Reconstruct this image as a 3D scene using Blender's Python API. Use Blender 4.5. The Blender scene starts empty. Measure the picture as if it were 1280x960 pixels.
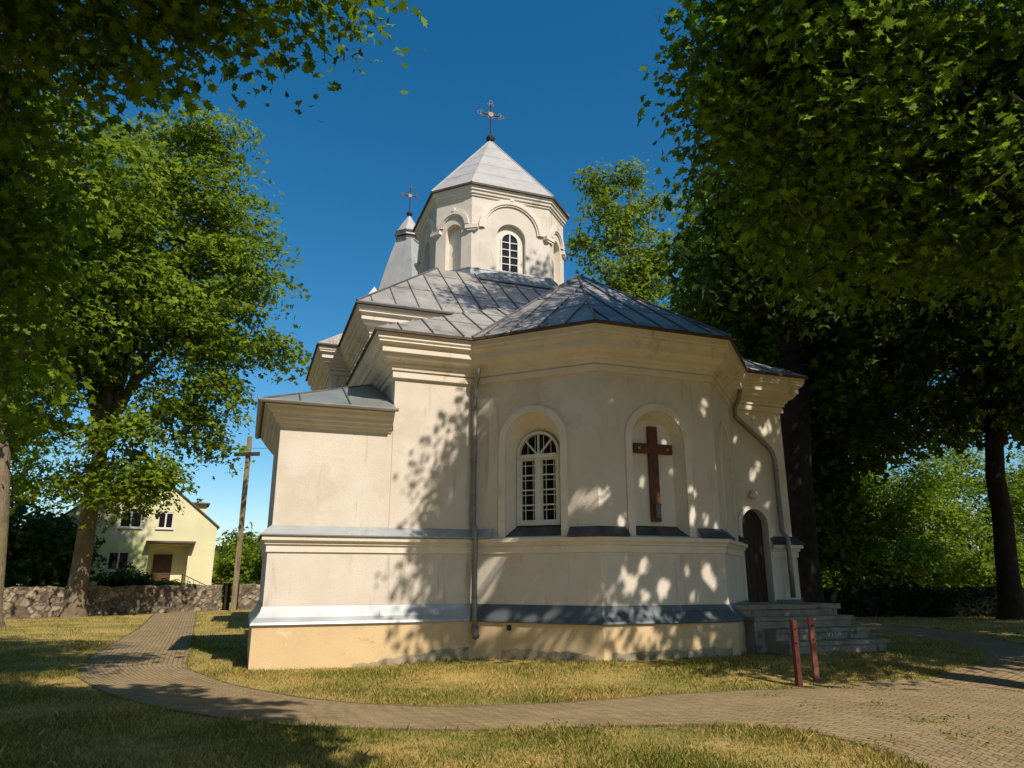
import bpy, bmesh, math, random
import numpy as np
from mathutils import Vector, Matrix
R = math.radians
sc = bpy.context.scene
COL = sc.collection

# ------------------------------------------------------------------ camera, sky, sun, exposure
PITCH = 15.1; FPX = 890.0; EYE = 1.6
cd = bpy.data.cameras.new('camera'); cam = bpy.data.objects.new('camera', cd); COL.objects.link(cam)
cd.sensor_width = 36; cd.lens = 36*FPX/1280; cd.clip_end = 2000; cd.clip_start = 0.05
cam.location = (0, 0, EYE); cam.rotation_euler = (R(90+PITCH), 0, 0); sc.camera = cam

SUN_T, SUN_E = 37.0, 45.0            # bearing to the right of the viewer's back, elevation
SV = Vector((math.sin(R(SUN_T))*math.cos(R(SUN_E)), -math.cos(R(SUN_T))*math.cos(R(SUN_E)), math.sin(R(SUN_E))))
w = bpy.data.worlds.new('World'); sc.world = w; w.use_nodes = True
nt = w.node_tree; bg = nt.nodes['Background']
sky = nt.nodes.new('ShaderNodeTexSky'); sky.sky_type = 'NISHITA'; sky.sun_disc = False
sky.sun_elevation = R(SUN_E); sky.sun_rotation = math.atan2(SV.x, SV.y)
sky.air_density = 1.0; sky.dust_density = 0.9; sky.ozone_density = 2.0; sky.altitude = 600
hs = nt.nodes.new('ShaderNodeHueSaturation'); hs.inputs['Hue'].default_value = .490; hs.inputs['Saturation'].default_value = 1.4; hs.inputs['Value'].default_value = 1.0
nt.links.new(sky.outputs[0], hs.inputs['Color']); nt.links.new(hs.outputs[0], bg.inputs[0]); bg.inputs[1].default_value = 0.097
sd = bpy.data.lights.new('sun', 'SUN'); sun = bpy.data.objects.new('sun', sd); COL.objects.link(sun)
sd.energy = 4.2; sd.angle = R(0.53); sd.color = (1.0, 0.91, 0.79)
sun.location = (20, -26, 30); sun.rotation_euler = SV.to_track_quat('Z', 'Y').to_euler()
sc.view_settings.view_transform = 'Standard'; sc.view_settings.look = 'None'
sc.view_settings.exposure = 0.42; sc.view_settings.gamma = 1.0

# ------------------------------------------------------------------ helpers
SP, CP = math.sin(R(PITCH)), math.cos(R(PITCH))
def ground_at(px, py, z=0.0):
    u, v = px-640.0, 480.0-py
    f = FPX*CP - v*SP; h = FPX*SP + v*CP
    d = (z-EYE)*f/h
    return (u/f*d, d)

def tag(o, label=None, cat=None, group=None, kind=None):
    if label: o['label'] = label
    if cat: o['category'] = cat
    if group: o['group'] = group
    if kind: o['kind'] = kind
    return o

def empty(name, loc, rz=0.0, label=None, cat=None, group=None, parent=None):
    o = bpy.data.objects.new(name, None); COL.objects.link(o)
    o.location = loc; o.rotation_euler = (0, 0, rz); o.empty_display_size = 0.3
    if parent: o.parent = parent
    return tag(o, label, cat, group)

class MB:
    def __init__(s): s.v = []; s.f = []; s.mi = []; s.M = None; s.slot = 0; s.uv = None
    def pt(s, p):
        p = Vector(p)
        if s.M is not None: p = s.M @ p
        s.v.append((p.x, p.y, p.z)); return len(s.v)-1
    def face(s, idx): s.f.append(tuple(idx)); s.mi.append(s.slot)
    def poly(s, pts): s.face([s.pt(p) for p in pts])
    def box(s, x0, x1, y0, y1, z0, z1):
        i = [s.pt(p) for p in ((x0,y0,z0),(x1,y0,z0),(x1,y1,z0),(x0,y1,z0),(x0,y0,z1),(x1,y0,z1),(x1,y1,z1),(x0,y1,z1))]
        for q in ((0,3,2,1),(4,5,6,7),(0,1,5,4),(1,2,6,5),(2,3,7,6),(3,0,4,7)): s.face([i[k] for k in q])
    def bar(s, a, b, w, h=None, up=(0,0,1)):
        h = h or w; a = Vector(a); b = Vector(b); d = (b-a).normalized(); up = Vector(up)
        x = d.cross(up)
        if x.length < 1e-4: x = d.cross(Vector((0,1,0)))
        x.normalize(); y = x.cross(d).normalized()
        i = []
        for p in (a, b):
            for (sx, sy) in ((-1,-1),(1,-1),(1,1),(-1,1)): i.append(s.pt(p + x*sx*w/2 + y*sy*h/2))
        for q in ((0,1,2,3),(7,6,5,4),(0,4,5,1),(1,5,6,2),(2,6,7,3),(3,7,4,0)): s.face([i[k] for k in q])
    def tube(s, pts, radii, n=8, caps=True):
        pts = [Vector(p) for p in pts]
        if not hasattr(radii, '__len__'): radii = [radii]*len(pts)
        rings = []; ref = None
        for k, p in enumerate(pts):
            d = (pts[min(k+1, len(pts)-1)] - pts[max(k-1, 0)]).normalized()
            if ref is None:
                ref = Vector((0,0,1)) if abs(d.z) < .9 else Vector((1,0,0))
            x = (ref - d*ref.dot(d)).normalized(); ref = x; y = d.cross(x)
            rings.append([s.pt(p + (x*math.cos(2*math.pi*j/n) + y*math.sin(2*math.pi*j/n))*radii[k]) for j in range(n)])
        for a, b in zip(rings, rings[1:]):
            for j in range(n): s.face((a[j], a[(j+1)%n], b[(j+1)%n], b[j]))
        if caps: s.face(rings[0][::-1]); s.face(rings[-1])
    def lathe(s, prof, c=(0,0,0), n=16):
        rings = []
        for r, z in prof:
            rings.append([s.pt((c[0]+r*math.cos(2*math.pi*j/n), c[1]+r*math.sin(2*math.pi*j/n), c[2]+z)) for j in range(n)])
        for a, b in zip(rings, rings[1:]):
            for j in range(n): s.face((a[j], a[(j+1)%n], b[(j+1)%n], b[j]))
        s.face(rings[0][::-1]); s.face(rings[-1])
    def sweep(s, path, prof, closed=False, caps=False):
        n = len(path); P = [Vector(p) for p in path]; rows = []
        segs = [(P[(k+1) % n]-P[k]).normalized() for k in range(n if closed else n-1)]
        nrm = [Vector((d.y, -d.x)) for d in segs]
        for k in range(n):
            if closed: a, b = nrm[k-1], nrm[k]
            else: a, b = nrm[max(k-1,0)], nrm[min(k, n-2)]
            m = (a+b)/(1+a.dot(b)); rows.append([s.pt((P[k].x+m.x*o, P[k].y+m.y*o, z)) for o, z in prof])
        m = n if closed else n-1
        for k in range(m):
            A, B = rows[k], rows[(k+1) % n]
            for j in range(len(prof)-1): s.face((A[j], B[j], B[j+1], A[j+1]))
        if caps and not closed: s.face(rows[0]); s.face(rows[-1][::-1])
    def build(s, name, mats, parent=None, smooth=False, bevel=0.0):
        me = bpy.data.meshes.new(name); me.from_pydata(s.v, [], s.f)
        mats = mats if isinstance(mats, (list, tuple)) else [mats]
        for m in mats: me.materials.append(m)
        if len(mats) > 1: me.polygons.foreach_set('material_index', s.mi)
        if smooth: me.polygons.foreach_set('use_smooth', [True]*len(s.f))
        if s.uv is not None:
            l = me.uv_layers.new(name='UVMap')
            for lp in me.loops: l.data[lp.index].uv = s.uv[lp.vertex_index]
        if bevel > 0:
            bm = bmesh.new(); bm.from_mesh(me)
            bmesh.ops.bevel(bm, geom=[e for e in bm.edges if e.calc_face_angle(0) > .6], offset=bevel, segments=2, affect='EDGES', profile=.6)
            bm.to_mesh(me); bm.free()
        me.update()
        o = bpy.data.objects.new(name, me); COL.objects.link(o)
        if parent: o.parent = parent
        return o

def arch(cx, half, zb, zs, n=18):
    p = [(cx-half, zb)]
    for k in range(n+1):
        a = math.pi - math.pi*k/n; p.append((cx+half*math.cos(a), zs+half*math.sin(a)))
    p.append((cx+half, zb)); return p

def holed(mb, outer, holes, y=0.0):
    """flat panel in the (u, z) plane at depth y with holes"""
    bm = bmesh.new()
    for loop in [outer]+holes:
        vs = [bm.verts.new((u, y, z)) for u, z in loop]
        for a, b in zip(vs, vs[1:]+vs[:1]): bm.edges.new((a, b))
    bmesh.ops.triangle_fill(bm, edges=bm.edges[:], use_beauty=True)
    base = [mb.pt(v.co) for v in bm.verts]; bm.verts.index_update()
    for f in bm.faces: mb.face([base[v.index] for v in f.verts])
    bm.free()

def band(mb, a, b, y0, y1):
    """solid arch band between outlines a (outer) and b (inner), faces at y0 (front) and y1 (back)"""
    n = len(a); A0 = [mb.pt((u,y0,z)) for u,z in a]; B0 = [mb.pt((u,y0,z)) for u,z in b]
    A1 = [mb.pt((u,y1,z)) for u,z in a]; B1 = [mb.pt((u,y1,z)) for u,z in b]
    for k in range(n-1):
        mb.face((A0[k],B0[k],B0[k+1],A0[k+1])); mb.face((A0[k],A0[k+1],A1[k+1],A1[k])); mb.face((B0[k],B1[k],B1[k+1],B0[k+1]))
    for k in (0, n-1): mb.face((A0[k],A1[k],B1[k],B0[k]))

def frame_mat(p, q, z=0):
    """matrix mapping panel coordinates (u along wall, y inward, z up) to 2-D wall line p->q"""
    d = (Vector(q)-Vector(p)).normalized()
    return Matrix(((d.x, -d.y, 0, p[0]), (d.y, d.x, 0, p[1]), (0, 0, 1, z), (0, 0, 0, 1)))

# ------------------------------------------------------------------ materials
def mat(name, base, rough=.8, metal=0.0, spec=.3, var=None, scale=3.0, bump=0.0, bscale=40.0, stains=(), detail=6, bst=1):
    """base colour broken up by noise; stains = [(colour, scale, threshold, softness, stretch z, amount)]"""
    m = bpy.data.materials.new(name); m.use_nodes = True; t = m.node_tree; b = t.nodes['Principled BSDF']
    b.inputs['Roughness'].default_value = rough; b.inputs['Metallic'].default_value = metal
    b.inputs['Specular IOR Level'].default_value = spec
    tc = t.nodes.new('ShaderNodeTexCoord')
    def noise(sc_, zst=1.0, det=detail, off=0.0):
        mp = t.nodes.new('ShaderNodeMapping'); mp.inputs['Scale'].default_value = (sc_, sc_, sc_*zst); mp.inputs['Location'].default_value = (off, off*1.7, off*.6)
        t.links.new(tc.outputs['Object'], mp.inputs[0])
        n = t.nodes.new('ShaderNodeTexNoise'); n.inputs['Scale'].default_value = 1.0; n.inputs['Detail'].default_value = det; n.inputs['Roughness'].default_value = .62
        t.links.new(mp.outputs[0], n.inputs['Vector']); return n.outputs['Fac']
    def ramp(src, lo, hi):
        r = t.nodes.new('ShaderNodeMapRange'); r.inputs[1].default_value = lo; r.inputs[2].default_value = hi; r.interpolation_type = 'SMOOTHSTEP'
        t.links.new(src, r.inputs[0]); return r.outputs[0]
    def mix(fac, a, c, amount=1.0):
        x = t.nodes.new('ShaderNodeMix'); x.data_type = 'RGBA'
        if amount != 1.0:
            mu = t.nodes.new('ShaderNodeMath'); mu.operation = 'MULTIPLY'; mu.inputs[1].default_value = amount; t.links.new(fac, mu.inputs[0]); fac = mu.outputs[0]
        t.links.new(fac, x.inputs['Factor'])
        if isinstance(a, tuple): x.inputs['A'].default_value = (*a, 1)
        else: t.links.new(a, x.inputs['A'])
        x.inputs['B'].default_value = (*c, 1); return x.outputs['Result']
    col = base
    if var: col = mix(ramp(noise(scale), .3, .7), base, var)
    for k, (c, s_, th, soft, zst, am) in enumerate(stains):
        col = mix(ramp(noise(s_, zst, 8, 3.1*(k+1)), th, th+soft), col, c, am)
    if isinstance(col, tuple): b.inputs['Base Color'].default_value = (*col, 1)
    else: t.links.new(col, b.inputs['Base Color'])
    if bump:
        bn = t.nodes.new('ShaderNodeBump'); bn.inputs['Strength'].default_value = bump; bn.inputs['Distance'].default_value = .02 if bst == 1 else .06
        t.links.new(noise(bscale, bst, 8), bn.inputs['Height']); t.links.new(bn.outputs[0], b.inputs['Normal'])
    return m

def leaf_mat(name, dark, light, trans=.35, dry=None):
    m = bpy.data.materials.new(name); m.use_nodes = True; t = m.node_tree; b = t.nodes['Principled BSDF']; out = t.nodes['Material Output']
    g = t.nodes.new('ShaderNodeNewGeometry'); x = t.nodes.new('ShaderNodeMix'); x.data_type = 'RGBA'
    x.inputs['A'].default_value = (*dark, 1); x.inputs['B'].default_value = (*light, 1)
    t.links.new(g.outputs['Random Per Island'], x.inputs['Factor']); col = x.outputs['Result']
    if dry:
        tc = t.nodes.new('ShaderNodeTexCoord'); n = t.nodes.new('ShaderNodeTexNoise'); n.inputs['Scale'].default_value = .55; n.inputs['Detail'].default_value = 6
        t.links.new(tc.outputs['Object'], n.inputs['Vector'])
        ad = t.nodes.new('ShaderNodeMath'); ad.operation = 'MULTIPLY_ADD'; ad.inputs[1].default_value = .36; t.links.new(g.outputs['Random Per Island'], ad.inputs[0]); t.links.new(n.outputs['Fac'], ad.inputs[2])
        r = t.nodes.new('ShaderNodeMapRange'); r.inputs[1].default_value = dry[1]; r.inputs[2].default_value = dry[1]+.3; t.links.new(ad.outputs[0], r.inputs[0])
        y = t.nodes.new('ShaderNodeMix'); y.data_type = 'RGBA'; t.links.new(r.outputs[0], y.inputs['Factor']); t.links.new(col, y.inputs['A']); y.inputs['B'].default_value = (*dry[0], 1); col = y.outputs['Result']
    t.links.new(col, b.inputs['Base Color']); b.inputs['Roughness'].default_value = .62; b.inputs['Specular IOR Level'].default_value = .12
    tr = t.nodes.new('ShaderNodeBsdfTranslucent')
    hv = t.nodes.new('ShaderNodeHueSaturation'); hv.inputs['Value'].default_value = 1.7; hv.inputs['Hue'].default_value = .494; t.links.new(col, hv.inputs['Color']); t.links.new(hv.outputs[0], tr.inputs[0])
    ms = t.nodes.new('ShaderNodeMixShader'); ms.inputs[0].default_value = trans
    t.links.new(b.outputs[0], ms.inputs[1]); t.links.new(tr.outputs[0], ms.inputs[2]); t.links.new(ms.outputs[0], out.inputs['Surface'])
    return m

PLASTER = mat('cream plaster', (.665,.595,.51), .92, spec=.1, var=(.60,.525,.43), scale=1.1, bump=.4, bscale=55,
              stains=[((.42,.34,.25), 1.3, .60, .15, .22, .55), ((.36,.31,.25), 2.6, .66, .1, .6, .35), ((.76,.66,.53), .5, .55, .2, 1, .5), ((.36,.30,.23), 5.0, .57, .12, .10, .55), ((.50,.42,.33), .9, .56, .03, 1, .25)])
TRIM = mat('pale moulding plaster', (.72,.645,.55), .9, spec=.1, var=(.65,.57,.47), scale=2.0, bump=.15, bscale=60,
           stains=[((.34,.27,.19), 2.2, .58, .16, .5, .65), ((.25,.2,.14), 6, .68, .1, .3, .35)])
REVEAL = mat('white niche plaster', (.70,.63,.53), .9, spec=.1, var=(.64,.57,.47), scale=1.5, bump=.15, bscale=60)
PLINTH = mat('ochre plinth plaster', (.65,.475,.265), .93, spec=.08, var=(.57,.42,.24), scale=1.1, bump=.35, bscale=45,
             stains=[((.50,.30,.17), 1.6, .62, .05, 1.2, .8), ((.34,.29,.20), .8, .58, .14, 1.2, .55), ((.72,.60,.40), 3.2, .64, .05, 1, .5)])
DAMP = mat('damp grey render', (.30,.26,.19), .95, spec=.08, var=(.40,.32,.2), scale=3, bump=.5, bscale=30, stains=[((.13,.11,.08), 4, .55, .1, 1, .7)])
FLASH = mat('galvanised flashing', (.40,.415,.42), .45, .2, .5, var=(.29,.31,.32), scale=1.4, bump=.12, bscale=4, stains=[((.50,.50,.49), 3, .58, .12, .4, .6), ((.20,.22,.23), 2.2, .58, .1, 1, .6)])
OLDFLASH = mat('old dark flashing', (.125,.145,.155), .45, .3, .4, var=(.085,.10,.11), scale=1.4, bump=.12, bscale=4, stains=[((.22,.23,.23), 3, .6, .1, .5, .5)])
ROOFM = mat('weathered zinc sheet', (.31,.285,.255), .52, .3, .4, var=(.41,.38,.34), scale=1.2, bump=.22, bscale=3.5,
            stains=[((.13,.125,.12), 1.3, .52, .14, .8, .8), ((.48,.46,.42), 2.9, .58, .1, 1, .7), ((.10,.095,.09), 5.5, .6, .1, .6, .7), ((.30,.15,.08), .6, .68, .04, 1, .7)])
ROOFG = mat('greenish zinc sheet', (.27,.30,.28), .45, .5, .4, var=(.36,.38,.35), scale=1.4, bump=.2, bscale=3.5, stains=[((.17,.19,.18), 1.3, .58, .12, 1, .6)])
PALEROOF = mat('pale tin sheet', (.36,.35,.33), .55, .1, .3, var=(.43,.41,.385), scale=1.5, bump=.2, bscale=4, stains=[((.24,.23,.22), 1.5, .56, .14, .5, .6), ((.26,.2,.15), 4, .68, .06, 1.5, .5)])
SKIRT = mat('dull skirt sheet', (.17,.18,.18), .55, .3, .3, var=(.24,.25,.25), scale=1.5, bump=.2, bscale=3.5, stains=[((.32,.31,.30), 2.2, .6, .1, .5, .5)])  # grey metal, with the trees' partial shade put into its colour
SEAM = mat('dark seam metal', (.13,.125,.12), .5, .4, .4, var=(.2,.19,.18), scale=4)
EDGE = mat('rusty dark eave edge', (.07,.055,.045), .7, .3, .3, var=(.12,.09,.07), scale=5)
SILL = mat('dark sill metal', (.055,.062,.072), .45, .5, .4, var=(.10,.11,.12), scale=5, bump=.1, bscale=8)
WHITEW = mat('white painted wood', (.72,.68,.60), .55, spec=.3, var=(.62,.57,.49), scale=6, bump=.1, bscale=50)
GLASS = mat('dark window glass', (.012,.012,.014), .08, 0, .5)
DOORW = mat('dark brown door boards', (.028,.018,.013), .6, spec=.3, var=(.045,.028,.02), scale=6, bump=.2, bscale=20)
PIPE = mat('dull grey pipe metal', (.20,.185,.165), .5, .5, .4, var=(.29,.27,.24), scale=4, stains=[((.16,.11,.08), 5, .62, .1, .4, .6)])
IRON = mat('black wrought iron', (.03,.028,.03), .5, .6, .4, var=(.06,.05,.045), scale=8)
BRASS = mat('pale brass disc', (.42,.26,.16), .6, .0, .3, var=(.34,.2,.12), scale=9)
CROSSW = mat('red brown varnished wood', (.14,.040,.014), .42, spec=.4, var=(.065,.02,.010), scale=5, bump=.15, bscale=25)
GREYP = mat('grey lantern metal', (.10,.10,.105), .5, .3, .4, var=(.15,.15,.15), scale=9)
OLDWOOD = mat('weathered grey wood', (.24,.185,.11), .85, spec=.15, var=(.33,.26,.15), scale=2, bump=.5, bscale=25, stains=[((.07,.055,.04), 1.6, .55, .15, .3, .7)])
DARKWOOD = mat('dark cross arm wood', (.05,.042,.036), .8, spec=.15, var=(.08,.065,.05), scale=4, bump=.4, bscale=25)
POSTW = mat('red brown post paint', (.115,.028,.018), .6, spec=.3, var=(.075,.02,.015), scale=9, bump=.2, bscale=30)
POSTL = mat('faded red post paint', (.24,.09,.055), .65, spec=.25, var=(.17,.06,.04), scale=9, bump=.25, bscale=30, stains=[((.33,.2,.13), 12, .6, .08, .4, .6)])
STEPS = mat('old concrete steps', (.34,.30,.24), .95, spec=.1, var=(.22,.19,.15), scale=2.2, bump=.6, bscale=22, stains=[((.08,.075,.06), 3, .55, .1, .6, .7), ((.33,.30,.25), 5, .6, .08, 1, .6)])
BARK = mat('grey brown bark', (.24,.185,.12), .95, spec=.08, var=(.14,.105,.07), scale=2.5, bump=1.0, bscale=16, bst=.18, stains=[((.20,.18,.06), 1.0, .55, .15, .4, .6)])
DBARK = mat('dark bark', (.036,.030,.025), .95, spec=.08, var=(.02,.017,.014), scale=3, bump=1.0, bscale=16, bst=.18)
PALEB = mat('pale birch bark', (.33,.29,.22), .9, spec=.1, var=(.2,.17,.12), scale=4, bump=.4, bscale=20)
HOUSEW = mat('pale lime house render', (.62,.64,.30), .9, spec=.1, var=(.56,.58,.27), scale=.6)
HOUSEC = mat('cream gable render', (.70,.65,.40), .9, spec=.1, var=(.63,.58,.35), scale=.6)
HROOF = mat('brown roof sheet', (.10,.075,.06), .7, spec=.2, var=(.15,.11,.09), scale=1.2)
HDOOR = mat('brown house door', (.11,.052,.03), .5, spec=.3, var=(.08,.04,.025), scale=3)
STONE = mat('field stone wall', (.30,.235,.165), .95, spec=.1, var=(.18,.14,.10), scale=2.6, bump=1.0, bscale=6, stains=[((.36,.29,.22), 3.6, .58, .05, 1, .8), ((.07,.06,.05), 5.5, .6, .06, 1, .8)])
def _stone():
    t = STONE.node_tree; b = t.nodes['Principled BSDF']; tc = t.nodes.new('ShaderNodeTexCoord'); mp = t.nodes.new('ShaderNodeMapping'); mp.inputs['Scale'].default_value = (2.6,2.6,3.6)
    nz = t.nodes.new('ShaderNodeTexNoise'); nz.inputs['Scale'].default_value = 3; ad = t.nodes.new('ShaderNodeVectorMath'); ad.operation = 'MULTIPLY_ADD'; ad.inputs[1].default_value = (.25,.25,.25)
    t.links.new(tc.outputs['Object'], nz.inputs['Vector']); t.links.new(nz.outputs['Color'], ad.inputs[0]); t.links.new(tc.outputs['Object'], ad.inputs[2]); t.links.new(ad.outputs[0], mp.inputs[0])
    v = t.nodes.new('ShaderNodeTexVoronoi'); v.feature = 'DISTANCE_TO_EDGE'; v.inputs['Scale'].default_value = 1.0; c = t.nodes.new('ShaderNodeTexVoronoi'); c.inputs['Scale'].default_value = 1.0
    t.links.new(mp.outputs[0], v.inputs['Vector']); t.links.new(mp.outputs[0], c.inputs['Vector'])
    hv = t.nodes.new('ShaderNodeSeparateColor'); t.links.new(c.outputs['Color'], hv.inputs[0]); vr = t.nodes.new('ShaderNodeMapRange'); vr.inputs[3].default_value = .45; vr.inputs[4].default_value = 1.35; t.links.new(hv.outputs[0], vr.inputs[0])
    old = b.inputs['Base Color'].links[0].from_socket; m1 = t.nodes.new('ShaderNodeMix'); m1.data_type = 'RGBA'; m1.blend_type = 'MULTIPLY'; m1.inputs['Factor'].default_value = 1.0
    t.links.new(old, m1.inputs['A']); cb_ = t.nodes.new('ShaderNodeCombineColor'); [t.links.new(vr.outputs[0], cb_.inputs[k]) for k in range(3)]; t.links.new(cb_.outputs[0], m1.inputs['B'])
    mr = t.nodes.new('ShaderNodeMapRange'); mr.inputs[1].default_value = .03; mr.inputs[2].default_value = .10; t.links.new(v.outputs['Distance'], mr.inputs[0]); m2 = t.nodes.new('ShaderNodeMix'); m2.data_type = 'RGBA'
    t.links.new(mr.outputs[0], m2.inputs['Factor']); m2.inputs['A'].default_value = (.10,.085,.065,1); t.links.new(m1.outputs['Result'], m2.inputs['B']); t.links.new(m2.outputs['Result'], b.inputs['Base Color'])
_stone()
DIRTK = mat('dirty kerb stone', (.20,.15,.095), .95, spec=.1, var=(.11,.085,.05), scale=4, bump=.5, bscale=25)
PAINTW = mat('white paint marks', (.7,.68,.64), .7)
LEAF_A = leaf_mat('maple leaf', (.034,.076,.008), (.19,.28,.019), .48)
LEAF_B = leaf_mat('ash leaf', (.062,.115,.010), (.225,.29,.021), .42)
LEAF_D = leaf_mat('deep green leaf', (.020,.042,.006), (.085,.135,.012), .34)
LEAF_S = leaf_mat('bright shrub leaf', (.07,.13,.010), (.21,.28,.022), .42)
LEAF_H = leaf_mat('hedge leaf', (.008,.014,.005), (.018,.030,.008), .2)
BLADE = leaf_mat('grass blade', (.10,.12,.018), (.27,.26,.050), .30, dry=((.52,.37,.13), .61))

def ground_mat():
    m = mat('lawn soil', (.22,.19,.055), .95, spec=.05, var=(.42,.29,.10), scale=.55, bump=.6, bscale=30,
            stains=[((.14,.15,.035), .9, .54, .1, 1, .7), ((.45,.31,.13), 1.6, .56, .1, 1, .6), ((.10,.08,.035), 9, .55, .1, 1, .5)])
    return m
GROUND = ground_mat()

def paver_mat():
    m = bpy.data.materials.new('interlocking pavers'); m.use_nodes = True; t = m.node_tree; b = t.nodes['Principled BSDF']
    b.inputs['Roughness'].default_value = .9; b.inputs['Specular IOR Level'].default_value = .15
    uv = t.nodes.new('ShaderNodeTexCoord'); sep = t.nodes.new('ShaderNodeSeparateXYZ'); t.links.new(uv.outputs['UV'], sep.inputs[0])
    def math_(op, a, c):
        n = t.nodes.new('ShaderNodeMath'); n.operation = op
        for k, s in enumerate((a, c)):
            if s is None: continue
            if isinstance(s, (int, float)): n.inputs[k].default_value = s
            else: t.links.new(s, n.inputs[k])
        return n.outputs[0]
    zig = math_('PINGPONG', math_('MULTIPLY', sep.outputs[0], 1/.10), .5)          # zig-zag sides of interlocking blocks
    v2 = math_('ADD', sep.outputs[1], math_('MULTIPLY', zig, .035))
    cmb = t.nodes.new('ShaderNodeCombineXYZ'); t.links.new(sep.outputs[0], cmb.inputs[0]); t.links.new(v2, cmb.inputs[1])
    br = t.nodes.new('ShaderNodeTexBrick'); br.inputs['Scale'].default_value = 1.0; br.inputs['Brick Width'].default_value = .225; br.inputs['Row Height'].default_value = .1125
    br.inputs['Mortar Size'].default_value = .008; br.inputs['Mortar Smooth'].default_value = .4; br.inputs['Bias'].default_value = -.1
    br.inputs['Color1'].default_value = (.31,.225,.118,1); br.inputs['Color2'].default_value = (.225,.16,.085,1); br.inputs['Mortar'].default_value = (.06,.043,.024,1)
    t.links.new(cmb.outputs[0], br.inputs['Vector'])
    n = t.nodes.new('ShaderNodeTexNoise'); n.inputs['Scale'].default_value = .9; n.inputs['Detail'].default_value = 8; t.links.new(uv.outputs['Object'], n.inputs['Vector'])
    n2 = t.nodes.new('ShaderNodeTexNoise'); n2.inputs['Scale'].default_value = 26; n2.inputs['Detail'].default_value = 6; t.links.new(uv.outputs['Object'], n2.inputs['Vector'])
    r = t.nodes.new('ShaderNodeMapRange'); r.inputs[1].default_value = .45; r.inputs[2].default_value = .75; t.links.new(n.outputs['Fac'], r.inputs[0])
    x = t.nodes.new('ShaderNodeMix'); x.data_type = 'RGBA'; t.links.new(math_('MULTIPLY', r.outputs[0], .6), x.inputs['Factor']); t.links.new(br.outputs['Color'], x.inputs['A']); x.inputs['B'].default_value = (.34,.25,.135,1)
    r2 = t.nodes.new('ShaderNodeMapRange'); r2.inputs[1].default_value = .56; r2.inputs[2].default_value = .7; t.links.new(n2.outputs['Fac'], r2.inputs[0])
    y = t.nodes.new('ShaderNodeMix'); y.data_type = 'RGBA'; t.links.new(math_('MULTIPLY', r2.outputs[0], .6), y.inputs['Factor']); t.links.new(x.outputs['Result'], y.inputs['A']); y.inputs['B'].default_value = (.08,.065,.04,1)
    t.links.new(y.outputs['Result'], b.inputs['Base Color'])
    bn = t.nodes.new('ShaderNodeBump'); bn.inputs['Strength'].default_value = .8; bn.inputs['Distance'].default_value = .012
    h = math_('SUBTRACT', math_('MULTIPLY', n2.outputs['Fac'], .35), br.outputs['Fac']); t.links.new(h, bn.inputs['Height']); t.links.new(bn.outputs[0], b.inputs['Normal'])
    return m
PAVER = paver_mat()

# ------------------------------------------------------------------ ground and paths
def sstep(a, b, x): 
    t = np.clip((x-a)/(b-a), 0, 1); return t*t*(3-2*t)
def terrain(x, y):
    x = np.asarray(x, float); y = np.asarray(y, float)
    return .13*sstep(-3, 1.5, x)*sstep(11.2, 13.2, y)*(1-sstep(24, 34, y)) + .05*np.sin(x*.13+1)*sstep(20, 40, y)

xs = np.unique(np.concatenate([np.linspace(-600,-40,15), np.linspace(-40,40,161), np.linspace(40,600,15)]))
ys = np.unique(np.concatenate([np.linspace(-600,-10,15), np.linspace(-10,45,141), np.linspace(45,700,17)]))
X, Y = np.meshgrid(xs, ys); Z = terrain(X, Y); nx = len(xs)
g = MB(); g.v = list(zip(X.ravel(), Y.ravel(), Z.ravel()))
for j in range(len(ys)-1):
    for i in range(nx-1):
        a = j*nx+i; g.face((a, a+1, a+1+nx, a+nx))
tag(g.build('ground', GROUND, smooth=True), kind='structure')

def resample(pts, n):
    P = np.array(pts, float); d = np.r_[0, np.cumsum(np.hypot(*np.diff(P, axis=0).T))]
    P2 = P.copy()
    t = np.linspace(0, d[-1], n*4); q = np.c_[np.interp(t, d, P[:,0]), np.interp(t, d, P[:,1])]
    k = np.hanning(21); k /= k.sum()
    qp = np.pad(q, ((10,10),(0,0)), mode='edge'); qs = np.c_[np.convolve(qp[:,0], k, 'valid'), np.convolve(qp[:,1], k, 'valid')]
    qs[0], qs[-1] = q[0], q[-1]
    return qs[np.linspace(0, len(qs)-1, n).astype(int)]

def strip(name, outer, inner, n, m, lift, offu=0):
    O = resample([ground_at(*p) for p in outer], n); I = resample([ground_at(*p) for p in inner], n)
    b = MB(); b.uv = []; C = (O+I)/2; L = np.r_[0, np.cumsum(np.hypot(*np.diff(C, axis=0).T))]
    for k in range(n):
        wdt = np.hypot(*(O[k]-I[k]))
        for j in range(m+1):
            p = I[k]*(1-j/m) + O[k]*j/m; b.pt((p[0], p[1], float(terrain(*p))+lift)); b.uv.append((L[k]+offu, wdt*j/m))
    for k in range(n-1):
        for j in range(m):
            a = k*(m+1)+j; b.face((a, a+1, a+m+2, a+m+1))
    o = b.build(name, PAVER, smooth=True); tag(o, kind='structure')
    return np.vstack([O, I[::-1]]), O, I

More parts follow.
